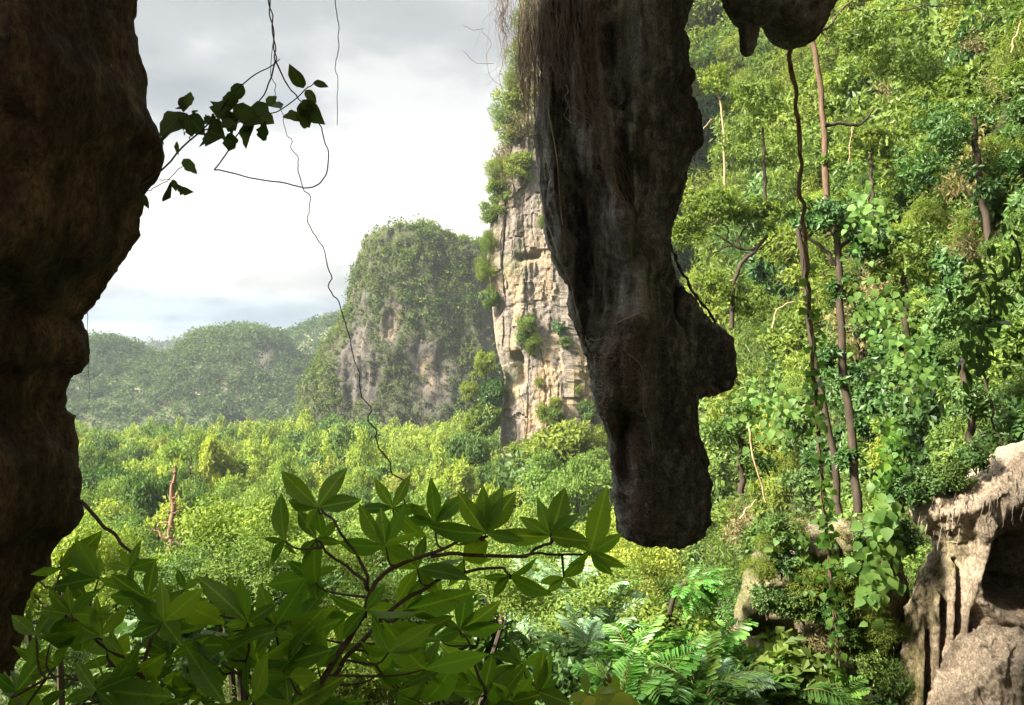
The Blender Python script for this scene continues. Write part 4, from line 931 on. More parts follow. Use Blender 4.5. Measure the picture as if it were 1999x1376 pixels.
for (bx, by, ex, ey, k, wf) in [(592, 172, 564, 126, 0, 1), (612, 160, 641, 169, 0, .8), (596, 176, 618, 200, 0, 1), (590, 195, 622, 244, 3, 1.1), (586, 200, 608, 228, 0, .9), (590, 232, 557, 222, 1, 1.2), (603, 215, 585, 254, 1, 1.1), (548, 212, 516, 196, 1, 1.3), (520, 205, 540, 186, 1, 1.1),
        (474, 164, 452, 196, 0, 1.0), (458, 178, 440, 214, 1, 1.1), (450, 198, 424, 226, 2, 1.3), (448, 205, 476, 218, 3, .8), (456, 206, 505, 238, 1, 1.1), (478, 222, 522, 226, 1, 1.3), (500, 228, 468, 278, 1, 1.0), (490, 240, 476, 262, 2, 1.2), (518, 236, 510, 280, 2, .6), (440, 248, 462, 226, 2, 1.2), (430, 243, 460, 238, 1, 1.2), (412, 228, 400, 240, 2, 1.1), (404, 232, 424, 244, 1, 1.1), (404, 258, 430, 262, 2, 1.4), (398, 262, 420, 272, 2, 1.2), (452, 258, 446, 296, 2, 1.1), (440, 268, 462, 272, 2, 1.0),
        (366, 208, 372, 176, 1, .9), (358, 212, 340, 196, 3, .7), (360, 188, 358, 218, 0, 1.0), (366, 222, 312, 246, 3, 1.1), (350, 228, 316, 272, 0, .9), (366, 226, 398, 262, 0, 1.0), (376, 222, 386, 212, 1, 1.2), (360, 236, 350, 262, 1, 1.1), (368, 238, 374, 268, 2, 1), (345, 276, 344, 300, 3, .6), (358, 310, 382, 338, 1, 1.0), (338, 350, 344, 374, 0, .8), (346, 366, 374, 376, 2, .7), (326, 368, 330, 384, 0, .9), (280, 380, 290, 408, 0, .9), (318, 266, 318, 284, 2, .7)]:
    leaf_part(tw, TWL[k], P(bx, by, TY + rng.uniform(-.1, .1)), P(ex, ey, TY + rng.uniform(-.1, .1)), rng.normal(0, .35), wf)
stroke('hanging_vine', 'thin loop of bare vine below the torn leaf twig', 'vine', [(488, 236, 4.35), (470, 255, 4.35), (447, 292, 4.35), (421, 329, 4.35), (428, 332, 4.35), (465, 340, 4.35), (520, 352, 4.35), (578, 363, 4.35), (606, 366, 4.35), (628, 357, 4.35), (637, 330, 4.35), (638, 290, 4.35), (630, 258, 4.35), (622, 243, 4.35)], .0042, .0034, M['twig'], 60, .008)
v1 = MB()
for k, sg in enumerate((1, -1)):
    p = rays([(520, -90, 4.35), (525, 0, 4.35), (530, 40, 4.35), (536, 90, 4.35), (538, 118, 4.35)] if k else [(522, -90, 4.35), (526, 0, 4.35), (532, 40, 4.35), (536, 90, 4.35), (538, 118, 4.35)], 50)
    s = np.linspace(0, 18, 50); p[:, 0] += np.sin(s) * .006 * sg; p[:, 1] += np.cos(s) * .006 * sg; v1.add(*tube(p, .0038, 5), .5, 0, True)
v1.add(*tube(rays([(538, 118, 4.35), (556, 155, 4.35), (580, 190, 4.35), (600, 208, 4.35)], 20, .006), np.linspace(.005, .003, 20), 5), .5, 0, True)
v1.add(*tube(rays([(538, 118, 4.35), (528, 158, 4.35), (512, 190, 4.35), (494, 216, 4.35)], 20, .006), np.linspace(.005, .003, 20), 5), .5, 0, True)
v1.add(*tube(rays([(533, 85, 4.36), (529, 140, 4.36), (537, 165, 4.36), (537, 186, 4.36)], 18, .006), .002, 4), .5, 0, True)
loc = P(520, -90, 4.35); obj('hanging_vine', v1.mesh('hanging_vine', M['twig'], loc), None, 'twisted double vine dropping from the roof to the torn leaf twig', 'vine', None, None, tuple(loc))
stroke('hanging_vine', 'long hair thin vine wandering down in front of the karst hill', 'vine', [(540, 200, 4.4), (557, 232, 4.4), (565, 275, 4.4), (581, 312, 4.4), (589, 345, 4.4), (600, 392, 4.4), (610, 440, 4.4), (622, 470, 4.4), (637, 530, 4.4), (652, 575, 4.4), (668, 622, 4.4), (684, 680, 4.4), (702, 735, 4.4), (718, 790, 4.4), (734, 840, 4.4), (750, 880, 4.4), (760, 920, 4.4), (790, 960, 4.4), (800, 1100, 4.4)], .0022, .0042, M['twig'], 110, .022, 4)
stroke('hanging_vine', 'single straight thread of vine hanging free in the grey sky', 'vine', [(652, -60, 5), (656, 0, 5), (661, 60, 5), (660, 105, 5), (655, 132, 5), (660, 175, 5), (660, 245, 5)], .003, .002, M['twig'], 40, .008, 4)
for a, b, l in ((158, 625, 'shorter of two threads of vine under the overhang of the left wall'), (171, 612, 'longer of two threads of vine under the overhang of the left wall')):
    stroke('hanging_vine', l, 'vine', [(a, b - 20, 4.6), (a + 1, b + 50, 4.6), (a + 3 * (a > 160), b + 110 + 60 * (a > 160), 4.6)], .002, .0014, M['twig'], 20, .006, 4)
stroke('dead_stick', 'dark bare stick slanting from the left wall down into the shrub', 'stick', [(150, 975, 4.2), (163, 984, 4.2), (200, 1022, 4.15), (235, 1060, 4.1), (262, 1085, 4.0), (300, 1130, 3.9)], .011, .007, M['twig'], 24, .01)

# ------------------------------------------------------------------ roots on the stalactite
BX = 6.0
pxs, pys = proj(ST_V); gxk = np.floor(pxs / BX).astype(int); gyk = np.floor(pys / BX).astype(int)
YMAP = {}
for a, b, y_ in zip(gxk, gyk, ST_V[:, 1]):
    if y_ < YMAP.get((a, b), 1e9): YMAP[(a, b)] = y_
def surfY(a, b, default=9.75):
    return YMAP.get((int(a // BX), int(b // BX)), default)
def strand(mb, pts, r0, r1, off, sides=3, jit=.0, seed=0, default=9.75):
    q = []
    p2 = resample(np.array([(a, b, 0) for a, b in pts], float), max(6, 3 * len(pts)))
    ys_ = np.array([surfY(a, b, default) for a, b, _ in p2]) - off
    ys_ = np.convolve(np.pad(ys_, 1, 'edge'), [.25, .5, .25], 'valid')
    p = PA(p2[:, 0], p2[:, 1], ys_)
    if jit: p += np.stack([vn(np.stack([np.arange(len(p)) * .45, np.full(len(p), seed * 1.7), np.full(len(p), k * 3.1)], -1), 3) for k in range(3)], -1) * jit
    mb.add(*tube(p, np.linspace(r0, r1, len(p)), sides), .5, 0)
rng = np.random.default_rng(19); mb = MB()
for k in range(560):
    u_ = rng.random()
    if u_ < .42: x0 = rng.uniform(1012, 1070); y0 = rng.uniform(-70, 130); ln = rng.uniform(90, 240) * (1.1 - abs(x0 - 1040) / 60); dx = rng.normal(4, 8)
    elif u_ < .8: x0 = rng.uniform(1060, 1160); y0 = rng.uniform(-80, 60); ln = rng.uniform(60, 230); dx = rng.normal(12, 16)
    else: t_ = rng.random(); x0 = 1120 + t_ * 90 + rng.normal(0, 9); y0 = 110 + t_ * 230 + rng.normal(0, 22); ln = rng.uniform(50, 130); dx = rng.uniform(10, 46)
    pts = [(x0, y0), (x0 + dx * .2 + rng.normal(0, 5), y0 + ln * .33), (x0 + dx * .6 + rng.normal(0, 6), y0 + ln * .66), (x0 + dx + rng.normal(0, 7), y0 + ln)]
    strand(mb, pts, rng.uniform(.0022, .0048), .0014, rng.uniform(.01, .14), 3, .03, k, rng.uniform(9.5, 10.2))
rt = obj('root_curtain', mb.mesh('root_curtain', M['root']), label='reddish brown curtain of hanging roots on the left top of the stalactite', kind='stuff')
mb = MB()
for k in range(900):
    t_ = rng.random()
    cx_ = np.interp(t_, [0, .3, .6, 1], [1235, 1205, 1230, 1290]) + rng.normal(0, 34); cy_ = 620 + t_ * 425 + rng.normal(0, 12)
    if t_ > .45 and rng.random() < .5: cx_ = np.interp(cy_, [700, 850, 1040], [1165, 1205, 1225]) + abs(rng.normal(0, 22))
    if (int(cx_ // BX), int(cy_ // BX)) not in YMAP: continue
    an = rng.normal(-.9, .9); ln = rng.uniform(10, 34)
    pts = [(cx_, cy_), (cx_ + math.cos(an) * ln * .5 + rng.normal(0, 5), cy_ - math.sin(an) * ln * .5), (cx_ + math.cos(an + .5) * ln, cy_ - math.sin(an + .5) * ln)]
    strand(mb, pts, rng.uniform(.0025, .005), .0015, rng.uniform(.0, .035), 3, .015, k)
obj('root_mat', mb.mesh('root_mat', M['root'], np.array(st.location)), st, kind='stuff')
mb = MB()
for k in range(80):
    x0 = rng.choice([rng.uniform(968, 1040), rng.normal(985, 10)]); y0 = rng.uniform(-90, 30); ln = rng.uniform(40, 190)
    pts = [(x0, y0, 10.6), (x0 + rng.normal(0, 9), y0 + ln * .4, 10.6), (x0 + rng.normal(0, 12), y0 + ln * .7, 10.6), (x0 + rng.normal(0, 18), y0 + ln, 10.6)]
    mb.add(*tube(rays(pts, 12, .03, k), np.linspace(.003, .0015, 12), 3), .5)
for s in [[(940, 60), (960, 85), (950, 110), (958, 150), (990, 175)], [(905, 100), (930, 122), (965, 124)], [(905, 50), (925, 58), (945, 56)], [(978, -40), (982, 30), (975, 50), (972, 60)], [(982, 35), (995, 70), (985, 110), (975, 150), (980, 175)]]:
    mb.add(*tube(rays([(a, b, 10.6) for a, b in s], 20, .01), .0035, 3), .5)
obj('root_strands', mb.mesh('root_strands', M['root']), label='wispy bare rootlets hanging in the sky beside the stalactite top', kind='stuff')
def surf_root(label, pts, r, mat='root_grey'):
    mb = MB(); strand(mb, pts, r, r * .6, .03, 5, .01, len(pts)); v = mb.v[0]; loc = v[:5].mean(0)
    obj('aerial_root', mb.mesh('aerial_root', M[mat], loc), None, label, 'root', None, None, tuple(loc))
surf_root('long pale root along the left edge of the stalactite', [(1058, 300), (1056, 370), (1064, 420), (1080, 470), (1100, 520), (1112, 550), (1122, 590), (1135, 640)], .010)
surf_root('pale root dropping down the middle of the hairy lobe', [(1225, 690), (1245, 705), (1257, 730), (1255, 780), (1258, 805), (1270, 835), (1274, 890)], .006)
surf_root('pale root slanting across the top of the hairy lobe', [(1200, 632), (1225, 620), (1250, 608), (1268, 600)], .008)
surf_root('short curled root in the hollow of the stalactite', [(1143, 655), (1147, 668), (1152, 662), (1165, 664), (1185, 655)], .006)
surf_root('white crooked root among the root curtain', [(1106, 165), (1110, 180), (1104, 190), (1108, 205), (1102, 225), (1112, 236), (1122, 242)], .009)
surf_root('thin root crossing below the white crooked root', [(1118, 208), (1132, 220), (1150, 230)], .006)
surf_root('long root following the ridge left of the hollow', [(1062, 110), (1070, 160), (1072, 220), (1085, 300), (1092, 380), (1098, 440)], .010)
surf_root('straggling brown root sliding towards the hollow', [(1150, 260), (1165, 310), (1190, 345), (1215, 380), (1232, 420)], .007, 'root')
mb = MB()
for sg in (0, math.pi):
    p = rays([(1296, 455, 9.9), (1305, 472, 9.9), (1322, 508, 9.9), (1340, 546, 9.9), (1366, 586, 9.9), (1392, 625, 9.9), (1412, 656, 9.9), (1426, 690, 10.0)], 70, .02)
    s = np.linspace(0, 46, 70) + sg; p[:, 0] += np.cos(s) * .011; p[:, 1] += np.sin(s) * .011; mb.add(*tube(p, .0115, 5), .5, 0, True)
loc = P(1305, 472, 9.9); obj('hanging_vine', mb.mesh('hanging_vine', M['twig'], loc), None, 'black twisted rope vine stretched from the stalactite to its knob', 'vine', None, None, tuple(loc))

# ------------------------------------------------------------------ liana with ivy
LI = [(1538, 60), (1545, 100), (1552, 190), (1557, 270), (1562, 350), (1567, 420), (1572, 500), (1578, 570), (1582, 640), (1588, 720), (1592, 790), (1600, 870), (1606, 940), (1611, 1010), (1617, 1080), (1624, 1160), (1630, 1240), (1636, 1320), (1642, 1400), (1650, 1500)]
LYF = lambda b: float(np.interp(b, [60, 1500], [10.0, 14.6])); lb_ = P(*LI[0], LYF(60))
li = thing('liana', 'long rope like liana wrapped in lime ivy hanging from the rock boss', 'liana', lb_)
mb = MB(); path = rays([(a, b, LYF(b)) for a, b in LI], 130, .03, 4)
for sg, rr_ in ((0, .020), (2.2, .013), (4.2, .010)):
    p = path.copy(); s = np.linspace(0, 40, 130) + sg; p[:, 0] += np.cos(s) * .018; p[:, 1] += np.sin(s) * .018; mb.add(*tube(p, rr_ * (1 + .25 * np.sin(np.arange(130) * 1.3 + sg)), 6), .5, 0, True)
part('stem', mb, M['liana'], li)
rng = np.random.default_rng(23)
for k in range(295):
    t_ = rng.random() ** .75; i_ = int(42 + t_ * 86); b = path[min(i_, 129)] + rng.normal(0, .06, 3) * np.array([1.3, 1, 1]); d = np.array([rng.normal(0, 1), -rng.random() * .6, rng.normal(-.5, .5)]); d /= np.linalg.norm(d)
    if i_ < 62 and rng.random() < .5: continue
    leaf_part(li, (LIME if rng.random() < .7 else HEART)[rng.integers(3)], b, b + d * rng.uniform(.08, .17), rng.normal(0, .5), 1, unit(np.array([rng.normal(0, .4), -1, .5])))
stroke('thin_vine', 'thin pale vine running close beside the long liana', 'vine', [(1556, 330, 11.2), (1566, 400, 11.2), (1572, 470, 11.2), (1576, 560, 11.2), (1590, 660, 11.2), (1598, 720, 11.2)], .008, .006, M['straw'], 40, .05)

def creeper(label, cat, boxes, n, Yr, size, meshes, seed, mat='stem_green', drop=True):
    rng = np.random.default_rng(seed); pts = [(rng.normal(a, c), rng.normal(b, d)) for (a, b, c, d, wgt) in boxes for _ in range(int(n * wgt))]
    Y0 = sum(Yr) / 2; base = P(boxes[0][0], boxes[0][1] - boxes[0][3] * 1.6, Y0); t = thing('creeper', label, cat, base)
    mb = MB(); s = [(b_[0] + rng.normal(0, 4), b_[1], Y0 + .12) for b_ in boxes]; s = [(boxes[0][0] - 4, boxes[0][1] - boxes[0][3] * 1.6, Y0 + .12)] + s
    mb.add(*tube(rays(s, 30, .04, seed), np.linspace(.014, .006, 30), 5), .5, 0, True); part('stem', mb, M[mat], t)
    for a, b in pts:
        Yy = rng.uniform(*Yr); p = P(a, b, Yy); d = np.array([rng.normal(0, .6), -rng.random() * .4, -abs(rng.normal(.7, .4))]); d /= np.linalg.norm(d); sz = size * Yy / F * rng.uniform(.65, 1.3)
        leaf_part(t, meshes[rng.integers(len(meshes))], p, p + d * sz, rng.normal(0, .35), rng.uniform(.85, 1.1), unit(np.array([rng.normal(-.2, .35), -1, rng.uniform(.1, .9)])))
creeper('creeper with big round leaves tumbling over the ledge left of the pale outcrop', 'creeper', [(1725, 1010, 24, 18, .3), (1722, 1060, 24, 26, .36), (1718, 1110, 20, 22, .22), (1700, 1165, 12, 24, .12)], 190, (14.0, 14.7), 24, HEART, 61)
creeper('yellow green creeper climbing above the big leaved creeper', 'creeper', [(1742, 860, 12, 20, .4), (1735, 905, 14, 22, .4), (1722, 955, 10, 16, .2)], 100, (14.4, 15.0), 17, LIME, 62)
creeper('hanging creeper of pale heart leaves right of the knob', 'creeper', [(1490, 770, 38, 14, .35), (1520, 800, 30, 20, .35), (1500, 840, 28, 18, .3)], 130, (18, 19.5), 15, HEART, 63)
creeper('round leaved creeper hanging over the grey ledge by the liana', 'creeper', [(1540, 1050, 22, 20, .4), (1565, 1085, 14, 26, .35), (1578, 1120, 14, 20, .25)], 80, (14.6, 15.3), 17, HEART, 64)
creeper('glossy creeper draped across the middle of the right slope', 'creeper', [(1700, 600, 26, 40, .3), (1745, 650, 30, 44, .4), (1790, 720, 26, 30, .3)], 200, (17.2, 18.6), 15, HEART, 65)
creeper('light leaved creeper hanging from the tree right of the liana top', 'creeper', [(1690, 400, 22, 18, .4), (1700, 440, 24, 22, .6)], 90, (18, 19), 15, HEART, 66)
creeper('dark pointed leaf branch reaching in at the right edge of the view', 'branch', [(1985, 520, 30, 40, .25), (1940, 560, 34, 24, .25), (1920, 640, 34, 24, .2), (1900, 700, 26, 20, .3)], 150, (9.4, 10.4), 27, DARKL, 67, 'twig')
creeper('yellowing large leaved plant between the shrub and the palms', 'plant', [(1185, 1345, 26, 14, .6), (1150, 1365, 20, 10, .4)], 26, (6.0, 6.5), 46, YEL, 68)

# ------------------------------------------------------------------ pale outcrop, ledge and boulder, bottom right
def rock_obj(name, label, build, voxel, amp, seed, mat, hollows=(), ridges=(), kind=None, cat='rock', stre=.35, attr=None):
    mb = MB(); build(mb); v, f = remesh(mb, voxel); v = relax(v, f, 2); nn = normals(v, f); px, py = proj(v); fr = smooth(0, .5, -nn[:, 1])
    for ln, w, a in hollows: v[:, 1] += fr * a * np.exp(-(pdist(px, py, ln) / w) ** 2)
    for ln, w, a in ridges: v[:, 1] -= fr * a * np.exp(-(pdist(px, py, ln) / w) ** 2)
    v = v + nn * (ridged(v * np.array([2.6, 2.6, stre]), 4, seed) * amp + fbm(v * np.array([3.5, 3.5, 2.2]), 4, seed + 5) * amp * 1.1 + ridged(v * np.array([9, 9, 2.2]), 3, seed + 11) * amp * .32 + ridged(v * np.array([16, 16, 5]), 2, seed + 21) * amp * .22 + fbm(v * 16, 3, seed + 7) * amp * .25)[:, None]
    at_ = attr(v, px, py, nn) if attr else {'pale': np.zeros(len(v)), 'moss': np.zeros(len(v))}
    mb = MB(); mb.add(v, f, .5, 0, True)
    return obj(name, mb.mesh(name, mat, attrs=at_), None, label, cat)
OY = 14.9
def b1(mb):
    rows = [(862, 2010, 2500), (885, 1962, 2500), (925, 1925, 2500), (958, 1850, 2500), (972, 1800, 2500), (990, 1786, 2500), (1018, 1794, 2500), (1042, 1832, 2500), (1075, 1832, 2500), (1110, 1815, 2500), (1160, 1792, 2500), (1200, 1778, 2500), (1260, 1768, 2500), (1320, 1765, 2500), (1420, 1770, 2500), (1700, 1740, 2500)]
    V, f4, f3 = loft(rows, OY, [.5, .8, .95, 1.1, 1.15, 1.15, 1.1, 1.0, .9, .85, .85, .85, .85, .85, .9, 1], 60, 2.5); mb.add(V, f4); mb.add(V, f3)
def a1(v, px, py, nn):
    st_ = ridged(v * np.array([5, 5, .5]), 3, 5)
    pale = np.clip(smooth(1045, 1005, py) * (.55 + .6 * st_) + .75 * smooth(.0, .5, st_) * smooth(1300, 1100, py) + .9 * smooth(26, 8, pdist(px, py, [(1915, 1020), (1900, 1090), (1895, 1170), (1975, 1210)])), 0, 1)
    moss = np.clip(smooth(46, 8, pdist(px, py, [(1860, 1060), (1838, 1110), (1800, 1180), (1785, 1280), (1780, 1360)])) * (.5 + .9 * fbm(v * 3, 3, 8)), 0, 1)
    return {'pale': pale, 'moss': moss}
HOL = [([(2030, 1015), (2000, 1035), (1968, 1075), (1950, 1120), (1958, 1150)], 25, 1.0), ([(2040, 1070), (2005, 1110), (1990, 1150), (2040, 1165)], 30, 1.3), ([(1840, 1180), (1838, 1330)], 9, .32), ([(1868, 1100), (1866, 1240)], 7, .28), ([(1812, 1240), (1815, 1380)], 8, .3), ([(1895, 1200), (1880, 1300)], 8, .22)]
RID = [([(1922, 1020), (1905, 1080), (1892, 1130), (1897, 1165), (1935, 1190), (1985, 1215), (2030, 1230)], 14, .34), ([(1795, 1000), (1850, 1000), (1900, 990), (1950, 960)], 14, .2), ([(1855, 1100), (1850, 1270)], 7, .2), ([(1826, 1160), (1826, 1350)], 7, .2), ([(1880, 1120), (1878, 1290)], 7, .2), ([(1797, 1200), (1795, 1370)], 6, .16)]
oc = rock_obj('limestone_outcrop', 'pale draped limestone outcrop with a dark hollow at the bottom right', b1, .028, .085, 3, M['pale_rock'], HOL, RID, attr=a1, stre=.3)
ov = np.empty(len(oc.data.vertices) * 3, np.float32); oc.data.vertices.foreach_get('co', ov); ov = ov.reshape(-1, 3); ox, oy = proj(ov); OM = {}
for a, b, y_ in zip((ox // 8).astype(int), (oy // 8).astype(int), ov[:, 1]):
    if y_ < OM.get((a, b), 1e9): OM[(a, b)] = y_
rng = np.random.default_rng(29); mb = MB()
for k in range(55):
    a = rng.uniform(1786, 1999); b = rng.uniform(958, 1040) if a < 1940 else rng.uniform(890, 1005); ln = rng.uniform(14, 44)
    y_ = OM.get((int(a // 8), int(b // 8)))
    if y_ is None: continue
    q = [(a + rng.normal(0, 2) * s - 5 * s, b + ln * s) for s in (0, .4, .75, 1)]; ys_ = [min(y_, OM.get((int(c // 8), int(d // 8)), y_)) - .02 - .05 * s for (c, d), s in zip(q, (0, .4, .75, 1))]
    mb.add(*tube(resample([P(c, d, e) for (c, d), e in zip(q, ys_)], 6), np.linspace(.009, .004, 6), 3), .5)
obj('root_fringe', mb.mesh('root_fringe', M['pale_root'], np.array(oc.location)), oc, kind='stuff')
def b2(mb):
    for (bx, by, rx, rz, ry, Y) in [(1960, 1330, 95, 92, 1.0, 13.9), (1900, 1400, 70, 80, .8, 13.7), (2060, 1290, 90, 100, 1.0, 14.1), (1990, 1480, 160, 150, 1.4, 14.1)]:
        mb.add(*ball(P(bx, by, Y), (rx * Y / F, ry, rz * Y / F)))
rock_obj('boulder', 'pale pinkish boulder in the bottom right corner below the outcrop', b2, .028, .13, 9, M['pale_rock'], [([(1870, 1300), (1930, 1270), (1975, 1240)], 5, .12), ([(1985, 1280), (1975, 1340)], 8, .2)], stre=1.2,
    attr=lambda v, px, py, nn: {'pale': np.clip(.75 + .8 * fbm(v * 2.2, 4, 3), 0, 1), 'moss': np.zeros(len(v))})
def b3(mb):
    for rows, Y, d in [([(1046, 1560, 1690), (1056, 1530, 1730), (1080, 1500, 1735), (1130, 1470, 1745), (1200, 1450, 1745), (1300, 1430, 1745), (1700, 1400, 1745)], 16.2, 1.0)]:
        V, f4, f3 = loft(rows, Y, d, 48, 2.8); mb.add(V, f4); mb.add(V, f3)
    for bx, by, rx, rz in [(1590, 1070, 34, 26), (1650, 1052, 30, 30), (1700, 1085, 40, 30)]: mb.add(*ball(P(bx, by, 15.4), (rx * .0094, .5, rz * .0094)))
rock_obj('rock_ledge', 'grey brown rock ledge half covered by creepers behind the liana', b3, .06, .10, 17, M['ledge_rock'], [([(1520, 1190), (1600, 1210), (1640, 1200)], 22, .6), ([(1490, 1240), (1560, 1250)], 26, .8)],
    attr=lambda v, px, py, nn: {'pale': smooth(1060, 1030, py) * .5, 'moss': np.clip(.7 + fbm(v * 2, 3, 4), 0, 1) * .8})

rng = np.random.default_rng(88)
for a, b, k in [(1500, 1062, 'fine'), (1530, 1040, 'mid'), (1560, 1032, 'dry'), (1660, 1036, 'dry'), (1690, 1046, 'shade'), (1490, 1110, 'fine'), (1530, 1100, 'shade'), (1580, 1130, 'fine'), (1650, 1110, 'mid'), (1680, 1170, 'fine'), (1620, 1190, 'shade'), (1560, 1180, 'mid'), (1500, 1170, 'shade'), (1720, 1230, 'fine'), (1690, 1290, 'mid'), (1740, 1320, 'fine'), (1720, 1380, 'shade'), (1600, 1250, 'dry'), (1800, 945, 'shade'), (1850, 930, 'mid'), (1760, 960, 'shade'), (1900, 890, 'shade'), (1760, 1050, 'shade'), (1660, 1240, 'mid')]:
    Yb = 14.9 if a < 1745 else 14.6
    r = rng.uniform(.30, .55); place(BUSH[k][rng.integers(len(BUSH[k]))], BL[k][1], P(a, b, Yb), r, rng.uniform(0, 6), 'small ' + BL[k][0] + (' growing on the rock ledge' if a < 1745 else ' on top of the pale outcrop'), 'bush', 'bushes on the rock ledge', .3)
# ------------------------------------------------------------------ trees with visible trunks on the slope
def slope_tree(label, trunk, limbs, Y, r0, r1, mat, crowns, leafmat, seed, ls=.22, per=46, name='slope_tree'):
    base = P(*trunk[-1], Y); t = thing(name, label, 'tree', base); rng = np.random.default_rng(seed)
    mb = MB(); p = rays([(a, b, Y) for a, b in trunk], 26, .06, seed); mb.add(*tube(p, np.linspace(r1, r0, 26), 9), .5, 0, True); part('trunk', mb, M[mat], t)
    for s, a_, b_ in limbs:
        mb = MB(); p = rays([(q[0], q[1], Y + (q[2] if len(q) > 2 else 0)) for q in s], 18, .07, seed + 3); mb.add(*tube(p, np.linspace(a_, b_, 18), 6), .5, 0, True); part('limb', mb, M['bark'], t)
    if crowns:
        mb = MB()
        for (cx_, cy_, rx, ry, n) in crowns:
            d = rdir(n, rng); d[:, 1] *= .8; rr_ = (.35 + .65 * rng.random(n) ** .6) * (.8 + .35 * vn(d * 1.8 + seed, seed))
            c = P(cx_, cy_, Y) + d * rr_[:, None] * np.array([rx, (rx + ry) / 2, ry]) * Y / F
            leaf_cloud(mb, c, (.16 + .2 * rng.random(n)) * min(rx, ry) * Y / F * 1.1, per, ls, .42, np.clip(.5 + rng.normal(0, .28, n), 0, 1), .2, .7, 0, rng, .1, P(cx_, cy_, Y))
        part('crown', mb, M[leafmat], t)
slope_tree('tall tree with orange brown trunk and crooked right limb right of the liana top', [(1578, 40), (1584, 80), (1594, 130), (1603, 190), (1609, 250), (1611, 300), (1613, 350), (1618, 460)],
    [([(1611, 246), (1630, 243), (1650, 240), (1670, 246), (1690, 232), (1702, 208)], .09, .03), ([(1588, 75), (1605, 60), (1622, 45), (1640, 22), (1660, 0)], .10, .03), ([(1605, 60), (1612, 75), (1613, 90)], .04, .02), ([(1660, 18), (1720, 22), (1790, 14), (1850, 10), (1910, 8)], .03, .02)], 30, .13, .09, 'bark_warm',
    [(1690, 60, 95, 55, 30), (1780, 120, 90, 60, 26), (1660, 150, 40, 40, 8), (1606, 300, 16, 50, 5), (1640, 200, 26, 24, 5)], 'mid_bush', 71, .20, 44)
slope_tree('dark trunked tree with trunk showing through the middle of the right slope', [(1630, 440), (1634, 500), (1640, 570), (1644, 640), (1646, 700), (1652, 770), (1662, 850), (1668, 930), (1674, 1000)],
    [([(1634, 520), (1600, 480), (1560, 450)], .07, .03), ([(1636, 500), (1670, 450), (1700, 430)], .07, .03), ([(1664, 870), (1690, 858), (1720, 850)], .03, .015)], 22, .125, .09, 'bark',
    [(1620, 425, 95, 50, 34), (1700, 470, 60, 50, 16), (1690, 620, 40, 60, 14), (1660, 730, 30, 24, 5), (1620, 700, 30, 40, 7), (1690, 830, 34, 30, 7), (1640, 560, 22, 30, 5), (1655, 900, 26, 30, 6)], 'shade_bush', 72, .17, 46)
slope_tree('slimmer dark leaning trunk left of the thick dark trunk', [(1560, 420), (1566, 480), (1572, 560), (1590, 680), (1606, 780), (1620, 860), (1632, 930), (1640, 1000)], [], 22.5, .10, .08, 'bark', [(1560, 410, 50, 34, 10)], 'mid_bush', 73, .17, 44)
slope_tree('spreading tree with dark bare limbs under a domed crown just past the stalactite', [(1500, 462), (1480, 482), (1455, 505), (1440, 525), (1432, 560), (1430, 640)],
    [([(1478, 484), (1445, 486), (1415, 470), (1398, 455)], .07, .03), ([(1445, 486), (1440, 465), (1455, 445), (1470, 436)], .07, .02), ([(1430, 478), (1410, 484), (1390, 500)], .05, .02), ([(1455, 500), (1490, 480), (1520, 455)], .06, .02), ([(1415, 470), (1420, 450), (1412, 436)], .04, .02)], 34, .10, .07, 'bark',
    [(1400, 405, 90, 46, 50), (1490, 420, 66, 40, 28), (1345, 445, 44, 44, 18), (1400, 560, 60, 40, 20), (1460, 590, 50, 40, 14)], 'lime_bush', 74, .19, 56)
slope_tree('feathery leaning tree high on the slope beside the stalactite top', [(1400, 160), (1408, 220), (1413, 270), (1414, 330), (1416, 380)], [([(1412, 270), (1395, 280), (1385, 300)], .04, .02)], 62, .10, .07, 'straw', [(1400, 150, 44, 40, 18), (1440, 200, 36, 30, 10)], 'lime_bush', 75, .34, 46)
slope_tree('rounded dark tree leaning over the right edge of the slope', [(1900, 230), (1910, 320), (1925, 420), (1940, 520)], [], 24, .12, .08, 'bark', [(1850, 250, 90, 70, 34), (1930, 330, 80, 60, 24), (1800, 330, 60, 60, 16)], 'shade_bush', 76, .17, 48)
slope_tree('bright green leafy tree in the middle of the right slope', [(1760, 520), (1766, 600), (1775, 700)], [], 22, .10, .07, 'bark', [(1770, 480, 64, 50, 24), (1740, 540, 60, 40, 16), (1800, 520, 50, 40, 12)], 'mid_bush', 77, .15, 54)
slope_tree('dark leafy tree covering the slope above the pale outcrop', [(1880, 700), (1890, 800), (1900, 900)], [([(1920, 740), (1930, 790), (1940, 840), (1965, 870)], .03, .015)], 17.5, .09, .06, 'bark', [(1860, 620, 70, 60, 26), (1900, 780, 70, 50, 22)], 'shade_bush', 78, .13, 48)
slope_tree('lime green bushy tree glowing on the upper slope right of the liana', [(1700, 300), (1702, 360), (1705, 420)], [], 40, .10, .08, 'bark', [(1680, 280, 60, 50, 22), (1740, 330, 54, 44, 18)], 'lime_bush', 79, .24, 50)
slope_tree('yellow green tree below the rock boss on the upper slope', [(1490, 250), (1492, 330), (1495, 400)], [], 48, .12, .08, 'bark', [(1480, 200, 64, 54, 30), (1450, 280, 40, 44, 14), (1520, 300, 44, 44, 14)], 'lime_bush', 80, .27, 54)
slope_tree('shady tree filling the slope under the knob of the stalactite', [(1440, 800), (1446, 880), (1450, 960)], [], 24, .10, .07, 'bark', [(1430, 830, 70, 60, 26), (1480, 900, 50, 50, 14)], 'mid_bush', 81, .16, 46)
